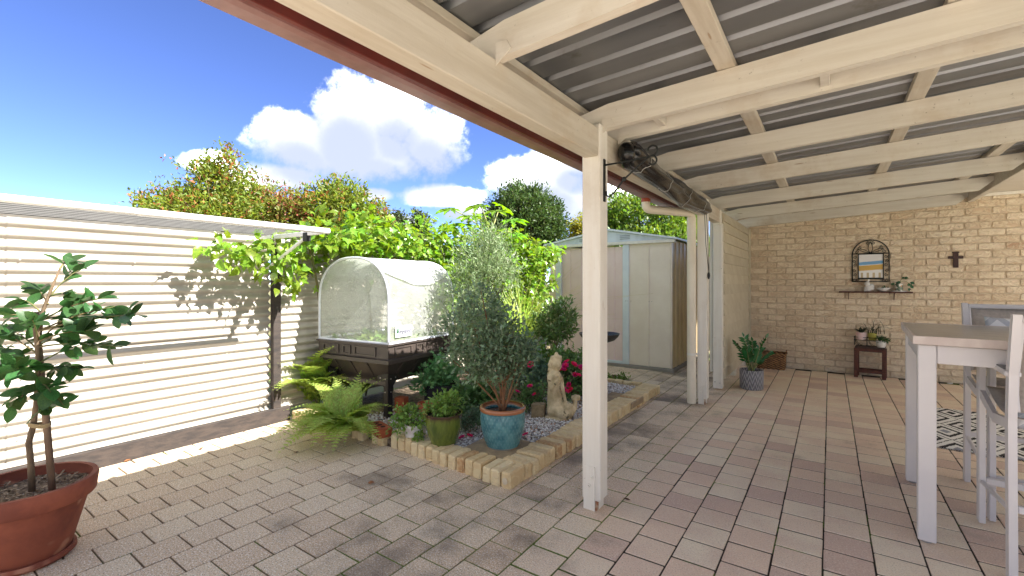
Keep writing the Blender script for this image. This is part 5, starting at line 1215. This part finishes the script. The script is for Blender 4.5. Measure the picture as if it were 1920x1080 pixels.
# ================================================================ stool with plant stand
so = thing('small_stool', 'small dark red timber stool against the brick wall', 'stool', (.455, 7.93, 0), math.radians(-7))
SW, SDp, SH = .15, .085, .43
part('seat', MB().box(-SW-.012, SW+.012, -SDp-.012, SDp+.012, SH-.025, SH, .004), M('dark_seat_wood', C(60, 40, 32), C(48, 32, 26), sc=6, rough=.5), so)
for sx in (-1, 1):
    for sy in (-1, 1): part('leg', MB().box(sx*SW-.022, sx*SW+.022, sy*SDp-.02, sy*SDp+.02, 0, SH-.026, .003), WOOD, so)
    part('side_rail', MB().box(sx*SW-.012, sx*SW+.012, -SDp+.021, SDp-.021, .07, .105, .002), WOOD, so)
for sy in (-1, 1): part('apron', MB().box(-SW+.023, SW-.023, sy*SDp-.012, sy*SDp+.012, SH-.07, SH-.026, .002), WOOD, so); part('stretcher', MB().box(-SW+.023, SW-.023, sy*SDp-.012, sy*SDp+.012, .07, .11, .002), WOOD, so)
ws = thing('wire_plant_stand', 'black wire plant stand standing on the small stool', 'plant stand', (.42, 7.96, SH), math.radians(-7))
mb = MB()
for z in (.115, .075): mb.tube([(-.14, -.05, z), (.14, -.05, z), (.14, .05, z), (-.14, .05, z), (-.14, -.05, z)], .004, 6)
for x in (-.07, 0, .07): mb.tube([(x, -.05, .075), (x, .05, .075)], .003, 5)
part('basket_rails', mb, IRON, ws)
for sx in (-1, 1):
    for sy in (-1, 1): part('leg', MB().tube([(sx*.135, sy*.05, .125), (sx*.135, sy*.05, 0)], .004, 6), IRON, ws)
mb = MB()
for sy in (-1, 1):
    for (x0, x1) in ((-.12, -.02), (.02, .12)): mb.tube(bez((x0, sy*.05, .07), (x0+.01, sy*.05, .01), (x1-.03, sy*.05, .0), 8), .003, 5)
    mb.tube([(0, sy*.05, .118), (0, sy*.05, 0)], .003, 5)
part('scroll_supports', mb, IRON, ws)
def wallpot(name, label, loc, r, h, mat, r0=None):
    o = thing(name, label, 'potted plant', loc); part('pot', pot([(r0 or r*.8, 0), (r*.95, h*.3), (r, h*.9), (r, h)], .006, 32), mat, o, smooth=True, ang=45); soil(o, r-.007, h-.012); o['_w'] = tuple(loc); return o
base = Vector((.42, 7.96, SH+.081))
p1 = wallpot('pink_pot_plant', 'pink marbled pot with a variegated rosette plant on the wire stand', base+Vector((-.065, .008, 0)), .062, .10, M('pink_marble_glaze', C(226, 190, 186), C(236, 220, 214), sc=16, rough=.4))
n = 20; a = RNG.random(n)*6.28; V, Fq = scatter(*leaf(3, .18, .3, .25), np.tile(list(base+Vector((-.065, .008, .09))), (n, 1)), np.c_[np.cos(a), np.sin(a), RNG.uniform(.3, 1.8, n)], np.tile([0., 0, 1], (n, 1))+RNG.normal(size=(n, 3))*.3, RNG.uniform(.07, .12, n)); stuff(link('rosette', mesh_np('rosette', V, Fq), green('variegated_leaf', (86, 96, 76), (58, 66, 52), .15, .5), p1)); del p1['_w']
p2 = wallpot('yellow_pot_plant', 'olive yellow pot with a spidery dark leaved plant on the wire stand', base+Vector((.06, .01, 0)), .05, .10, M('olive_yellow_glaze', C(186, 178, 82), C(170, 162, 70), sc=8, rough=.35)); blades(tuple(base+Vector((.06, .01, .09))), 30, .26, 1.0, .004, (.3, -.1, 0), 'blades', p2, green('dark_blade', (52, 66, 42), (40, 52, 36), .1)); del p2['_w']
p3 = wallpot('white_pot_plant', 'white glazed pot with a low green plant on the stool edge', Vector((.565, 7.87, SH)), .055, .085, CER, .04)
c0 = Vector((.565, 7.87, SH+.085)); P, D = twigs_in([(tuple(c0+Vector((0, 0, .02))), (.07, .05, .025))], 26, .3); V, Fq = foliage(P, D, 6, .03, leaf(2, .2), .04, up=.2); stuff(link('foliage', mesh_np('foliage', V, Fq), green('fleshy_leaf', (72, 104, 62), (52, 84, 48), .2), p3)); del p3['_w']
# ================================================================ grey pot with ZZ plant, wicker basket
zc = Vector((-.79, 6.27, 0)); zp = thing('zz_plant', 'glossy green ZZ plant in a grey woven pattern pot', 'potted plant', zc)
m, t, b = newmat('grey_chevron_pot'); x, y, z = t.xyz(t.obj()); an = y.f('ARCTAN2', x)*2.2; tri = ((an.f('FRACT')-.5).f('ABSOLUTE')); w1 = ((z*9.0+tri*1.6)*9.0).f('SINE'); n = t.noise(t.obj(), 60, 3)
t.put(b.inputs['Base Color'], t.mix((w1*.5+n*.6).ss(.1, .7), C(126, 124, 128), C(178, 176, 178))); b.inputs['Roughness'].default_value = .8; t.put(b.inputs['Normal'], t.bump(w1+n, .004))
part('pot', pot([(.118, 0), (.13, .012), (.133, .20), (.132, .235)], .012, 48), m, zp, smooth=True, ang=45); soil(zp, .118, .205)
ZZL = M('zz_leaf', C(52, 112, 50), C(34, 88, 42), sc=14, rough=.22, var=.35, hue=.05, trans=.12, spec=.6); LP, LD, LN, LS = [], [], [], []; stm = MB()
DZ = zc.dot(FWD)
for (u, v, dd) in ((1395, 632, 0), (1435, 634, -.02), (1380, 645, .1), (1425, 655, -.12), (1443, 662, .05), (1410, 640, .1), (1400, 655, -.1)):
    tip = PD(u, v, DZ+dd)-zc; p0 = Vector((random.uniform(-.03, .03), random.uniform(-.03, .03), .205)); path = bez(p0, p0.lerp(tip, .5)+UP*.07, tip, 10); stm.tube(path, [.009-.0006*i for i in range(11)], 7)
    for i in range(3, 11):
        ax = (path[i]-path[i-1]).normalized(); sdv = ax.cross(UP if abs(ax.z) < .9 else FWD).normalized()
        for sg in ((-1, 1) if i < 10 else (0,)):
            LP.append(path[i]); LD.append((ax*.75+sdv*sg).normalized()); LN.append((UP*.5-FWD*.5+ax.cross(sdv)*.3)); LS.append(random.uniform(.06, .085))
part('stalks', stm, M('zz_stalk', C(110, 132, 74), C(140, 130, 90), rough=.5), zp, smooth=True)
zl = leaf(4, .24, .25, .12); zlm = mesh_np('leaf', zl[0], zl[1]); zlm.shade_smooth(); leaf_objects('leaf', zlm, np.array(LP), np.array(LD), np.array(LN), np.array(LS), ZZL, zp)
bs = thing('wicker_basket', 'brown wicker basket with two handles beside the brick wall', 'basket', (-.73, 7.93, 0), math.radians(2))
m, t, b = newmat('brown_wicker'); x, y, z = t.xyz(t.obj()); w_ = (((x+y)*95.0).f('SINE')*(z*190.0).f('SINE')); n = t.noise(t.obj(), 18, 4); t.put(b.inputs['Base Color'], t.mix((w_*.35+n).ss(.3, .8), C(84, 56, 36), C(176, 134, 88))); t.put(b.inputs['Normal'], t.bump(w_, .006)); b.inputs['Roughness'].default_value = .7
WIC = m; hxb, hyb, hb_ = .20, .125, .235
def rrect(hx_, hy_, r, n=6): return [(sx*(hx_-r)+r*math.cos(a0+q*math.pi/2/n), sy*(hy_-r)+r*math.sin(a0+q*math.pi/2/n)) for (sx, sy, a0) in ((1, 1, 0), (-1, 1, math.pi/2), (-1, -1, math.pi), (1, -1, 1.5*math.pi)) for q in range(n+1)]
mb = MB(); lv = [(0.0, .90), (.02, .93), (.12, .97), (hb_, 1.0), (hb_, .94), (.03, .86)]; rr = rrect(hxb, hyb, .03); n = len(rr)
for (z_, k) in lv: mb.v += [(p[0]*k, p[1]*k, z_) for p in rr]
for i in range(len(lv)-1):
    for j in range(n): mb.f.append((i*n+j, i*n+(j+1) % n, (i+1)*n+(j+1) % n, (i+1)*n+j))
mb.f.append(tuple(range(n))[::-1]); mb.f.append(tuple((len(lv)-1)*n+j for j in range(n))); part('body', mb, WIC, bs, ang=40)
mb = MB().tube([(p[0], p[1], hb_+.004) for p in rr+[rr[0]]], .011, 8); part('rim', mb, WIC, bs)
for sx in (-1, 1): part('handle', MB().tube([(sx*hxb*.98, -.05, hb_), (sx*hxb*1.0, -.035, hb_+.05), (sx*hxb, .035, hb_+.05), (sx*hxb*.98, .05, hb_)], .007, 8), WIC, bs)
# ================================================================ bar table
LIL = M('white_powder_coat', C(224, 219, 218), C(216, 211, 212), sc=3, rough=.4)
TZ = 1.035
tb = thing('bar_table', 'tall white bar table with grey-brown slab top', 'table', (.34, 3.013, 0), math.radians(-3))
m, t, b = newmat('grey_brown_stone'); v = t.obj(); n = t.noise(t.vec(v, (1.5, 8, 1)), 5, 5, .65); n2 = t.noise(v, 90, 3); t.put(b.inputs['Base Color'], t.mix((n+(n2-.5)*.4).ss(.35, .7), C(186, 180, 172), C(158, 150, 142))); b.inputs['Roughness'].default_value = .28
part('slab', MB().box(.012, 1.55, .012, .978, TZ-.03, TZ-.002, .002), m, tb)
part('edge_frame', MB().box(0, 1.56, 0, .011, TZ-.042, TZ, .002).box(0, .011, .0115, .979, TZ-.042, TZ, .002).box(0, 1.56, .9795, .99, TZ-.042, TZ, .002), M('pale_edge', C(226, 214, 204), C(206, 190, 182), sc=8, rough=.5), tb)
for (x, y) in ((.02, .025), (.02, .885), (1.45, .025), (1.45, .885)):
    lg = part('leg', MB().box(x, x+.07, y, y+.075, .012, TZ-.044, .004), LIL, tb); sub('foot', MB().tube([(x+.036, y+.038, 0), (x+.036, y+.038, .013)], .022, 14), M('grey_plastic_foot', C(170, 168, 168), rough=.5), lg)
part('apron', MB().box(.092, 1.448, .032, .055, TZ-.135, TZ-.0445, .003), LIL, tb); part('apron', MB().box(.092, 1.448, .935, .958, TZ-.135, TZ-.0445, .003), LIL, tb); part('apron', MB().box(.03, .053, .112, .883, TZ-.135, TZ-.0445, .003), LIL, tb)
# ================================================================ bar chairs
SLING = M('taupe_sling', C(190, 180, 170), C(174, 164, 154), sc=60, rough=.7, bump=.001, bsc=300, trans=.12)
def bar_chair(label, loc, rz):
    """local: back legs at y=0, front at y=.61, x from 0 to .56"""
    o = thing('bar_chair', label, 'bar chair', loc, rz, group='bar chairs at the bar table')
    Wd, Dp = .56, .61
    for sx in (0, 1):
        x0 = sx*(Wd-.028); x1 = x0+.028
        bl_ = part('back_leg', MB().prism([(-.02, .006), (.035, .006), (.05, .70), (.03, .92), (-.045, 1.165), (-.085, 1.165), (-.02, .90), (-.005, .70)], 0, x0, x1), LIL, o)
        fl = part('front_leg', MB().box(x0, x1, Dp-.03, Dp+.03, .006, .89, .004), LIL, o)
        ar = part('armrest', MB().box(x0-.012, x1+.012, -.01, Dp+.035, .89, .915, .006), LIL, o); sub('armrest_pad', MB().box(x0-.008, x1+.008, .03, Dp+.02, .9155, .921, .002), M('grey_arm_pad', C(128, 126, 130), rough=.5), ar)
        part('side_rail', MB().prism([(.03, .70), (.03, .655), (.3, .62), (Dp-.035, .68), (Dp-.035, .725), (.3, .665)], 0, x0+.004, x1-.004), LIL, o)
        part('side_stretcher', MB().tube([(x0+.014, .02, .30), (x0+.014, Dp-.02, .23)], .011, 8), LIL, o); 
    part('foot_rail', MB().box(.03, Wd-.03, Dp-.02, Dp+.015, .215, .25, .004), LIL, o); part('rear_rail', MB().box(.03, Wd-.03, -.005, .02, .30, .33, .004), LIL, o)
    part('top_rail', MB().box(.029, Wd-.029, -.085, -.05, 1.13, 1.16, .006), LIL, o)
    sx0, sx1 = .034, Wd-.034
    for f in (0, 1):
        pass
    mb = MB(); bp_ = [(.018, .735), (.04, .80), (.03, .90), (-.02, 1.03), (-.062, 1.145)]
    def bk_(a, b_):
        i = min(int(a*4), 3); q = a*4-i; y = bp_[i][0]*(1-q)+bp_[i+1][0]*q; z = bp_[i][1]*(1-q)+bp_[i+1][1]*q; return (sx0+(sx1-sx0)*b_, y-.018*math.sin(math.pi*b_), z)
    mb.grid(bk_, 12, 10); bo = part('back_sling', mb, SLING, o, smooth=True, fix=False); sm = bo.modifiers.new('thickness', 'SOLIDIFY'); sm.thickness = .004
    mb = MB(); mb.grid(lambda a, b_: (sx0+(sx1-sx0)*b_, .03+(Dp-.03)*a, .705-.05*math.sin(math.pi*min(1, a*1.05))*.8+.035*a-.012*math.sin(math.pi*b_)), 12, 10); q = part('seat_sling', mb, SLING, o, smooth=True, fix=False); sm = q.modifiers.new('thickness', 'SOLIDIFY'); sm.thickness = .004
    for sx in (sx0, sx1): part('sling_rod', MB().tube([bk_(a, 0 if sx == sx0 else 1) for a in np.linspace(0, 1, 12)], .009, 8), LIL, o, smooth=True)
    return o
bar_chair('white bar chair tucked in with its back to the open side of the bar table', (.637, 2.87, 0), math.radians(-2))
bar_chair('white bar chair across the bar table with its back towards the brick wall', (1.28, 4.14, 0), math.radians(180-1))
def cushion_mat():
    m, t, b = newmat('grey_white_chevron'); x, y, z = t.xyz(t.obj()); tri = ((x*5.0).f('FRACT')-.5).f('ABSOLUTE')*.55
    s_ = ((z*1.0+y*.0+tri*.42)*11.0).f('FRACT').ss(.46, .52); n = t.noise(t.obj(), 120, 2); t.put(b.inputs['Base Color'], t.mix(s_, C(238, 238, 240), t.mix(n, C(188, 192, 202), C(206, 208, 214)))); b.inputs['Roughness'].default_value = .85; t.put(b.inputs['Normal'], t.bump(n, .001)); return m
CUSH = cushion_mat()
def cushion(label, loc, rot, s_=.38, th=.12):
    mb = MB()
    for sg in (-1, 1):
        def fn(a, b):
            x, z = a*2-1, b*2-1; e = (1-abs(x)**2.6)*(1-abs(z)**2.6); k = 1-.07*(1-abs(x)**2)*abs(z)**6; k2 = 1-.07*(1-abs(z)**2)*abs(x)**6
            return (x*s_/2*k2, sg*th/2*e**.55, z*s_/2*k)
        mb.grid(fn, 16, 16)
    o = tag(link('cushion', mb.mesh('cushion'), CUSH, None, loc, smooth=True), label, 'cushion', 'chevron cushions on the bar chairs'); o.rotation_euler = rot; return o
cushion('chevron cushion leaning on the back of the far bar chair', (.95, 4.03, .935), (.16, 0, math.radians(178)), .31, .10)
cushion('chevron cushion lying in the seat of the near bar chair', (.868, 3.03, .80), (-.3, .08, math.radians(2)), .36, .12)
# ================================================================ rug
m, t, b = newmat('diamond_rug'); x, y, z = t.xyz(t.obj()); nz = t.noise(t.obj(), 55, 3)
a = (x*3.1+y*1.9+(nz-.5)*.10); c = (x*3.1-y*1.9+(nz-.5)*.10)
fa = (a.f('FRACT')-.5).f('ABSOLUTE'); fc = (c.f('FRACT')-.5).f('ABSOLUTE'); d = fa.f('MAXIMUM', fc)
blk = (d-.30).f('ABSOLUTE').ss(.045, .065); blk2 = (d-.08).ss(.03, .05)
par = ((a.f('FLOOR')+c.f('FLOOR'))*.5).f('FRACT').ss(.2, .3)
col = t.mix(blk, C(30, 30, 34), C(232, 230, 226)); col = t.mix(blk2, t.mix(par, C(150, 152, 160), C(34, 34, 38)), col); col = t.mix(d.ss(.455, .475)*par, col, C(40, 40, 44))
t.put(b.inputs['Base Color'], col); b.inputs['Roughness'].default_value = .95; t.put(b.inputs['Normal'], t.bump(nz, .004))
rg = thing('patterned_rug', 'black and white diamond patterned rug behind the bar table', 'rug', (.66, 4.86, .002), 0)
part('pile', MB().box(0, 1.6, 0, 1.5, 0, .010, .003), m, rg)
mb = MB()
for k in range(110): mb.box(.01+k*.0145, .016+k*.0145, -.022, 0.0, 0.001, .006); 
mb2 = MB()
for k in range(110): mb2.box(.01+k*.0145, .016+k*.0145, 1.5, 1.522, 0.001, .006)
FRG = M('rug_fringe', C(60, 60, 64), C(200, 198, 196), sc=6, rough=.95); stuff(part('fringe', mb, FRG, rg)); stuff(part('fringe', mb2, FRG, rg))
tag(link('fallen_blossom', MB().ell((0, 0, .008), (.03, .014, .008), 8, 5).ell((.018, .012, .01), (.014, .012, .01), 8, 5).mesh('fallen_blossom'), CER, None, G(1781, 720, 0)), 'small white scrap lying on the pavers near the brick wall', 'scrap')
DRY = M('dry_leaf', C(126, 82, 48), C(92, 58, 36), sc=30, rough=.9, var=.3)
dl = leaf(4, .3, .5, -.25); dlm = mesh_np('dry_leaf', dl[0]*.045, dl[1]); dlm.materials.append(DRY)
for k, (u, v, lab) in enumerate(((375, 840, 'dry brown leaf lying on the pavers beside the fence plinth'), (232, 866, 'dry leaf caught against the foot of the fence plinth'), (1182, 938, 'dry leaf on the pavers beside the foot of the front post'), (560, 846, 'dry leaf on the pavers under the arching fern'), (690, 905, 'dry leaf on the pavers outside the bed edging'))):
    o = bpy.data.objects.new('dry_leaf', dlm); COL.objects.link(o); o.location = G(u, v, .006); o.rotation_euler = (.1*k, .1, k*1.7); tag(o, lab, 'leaf', 'fallen dry leaves on the paving')
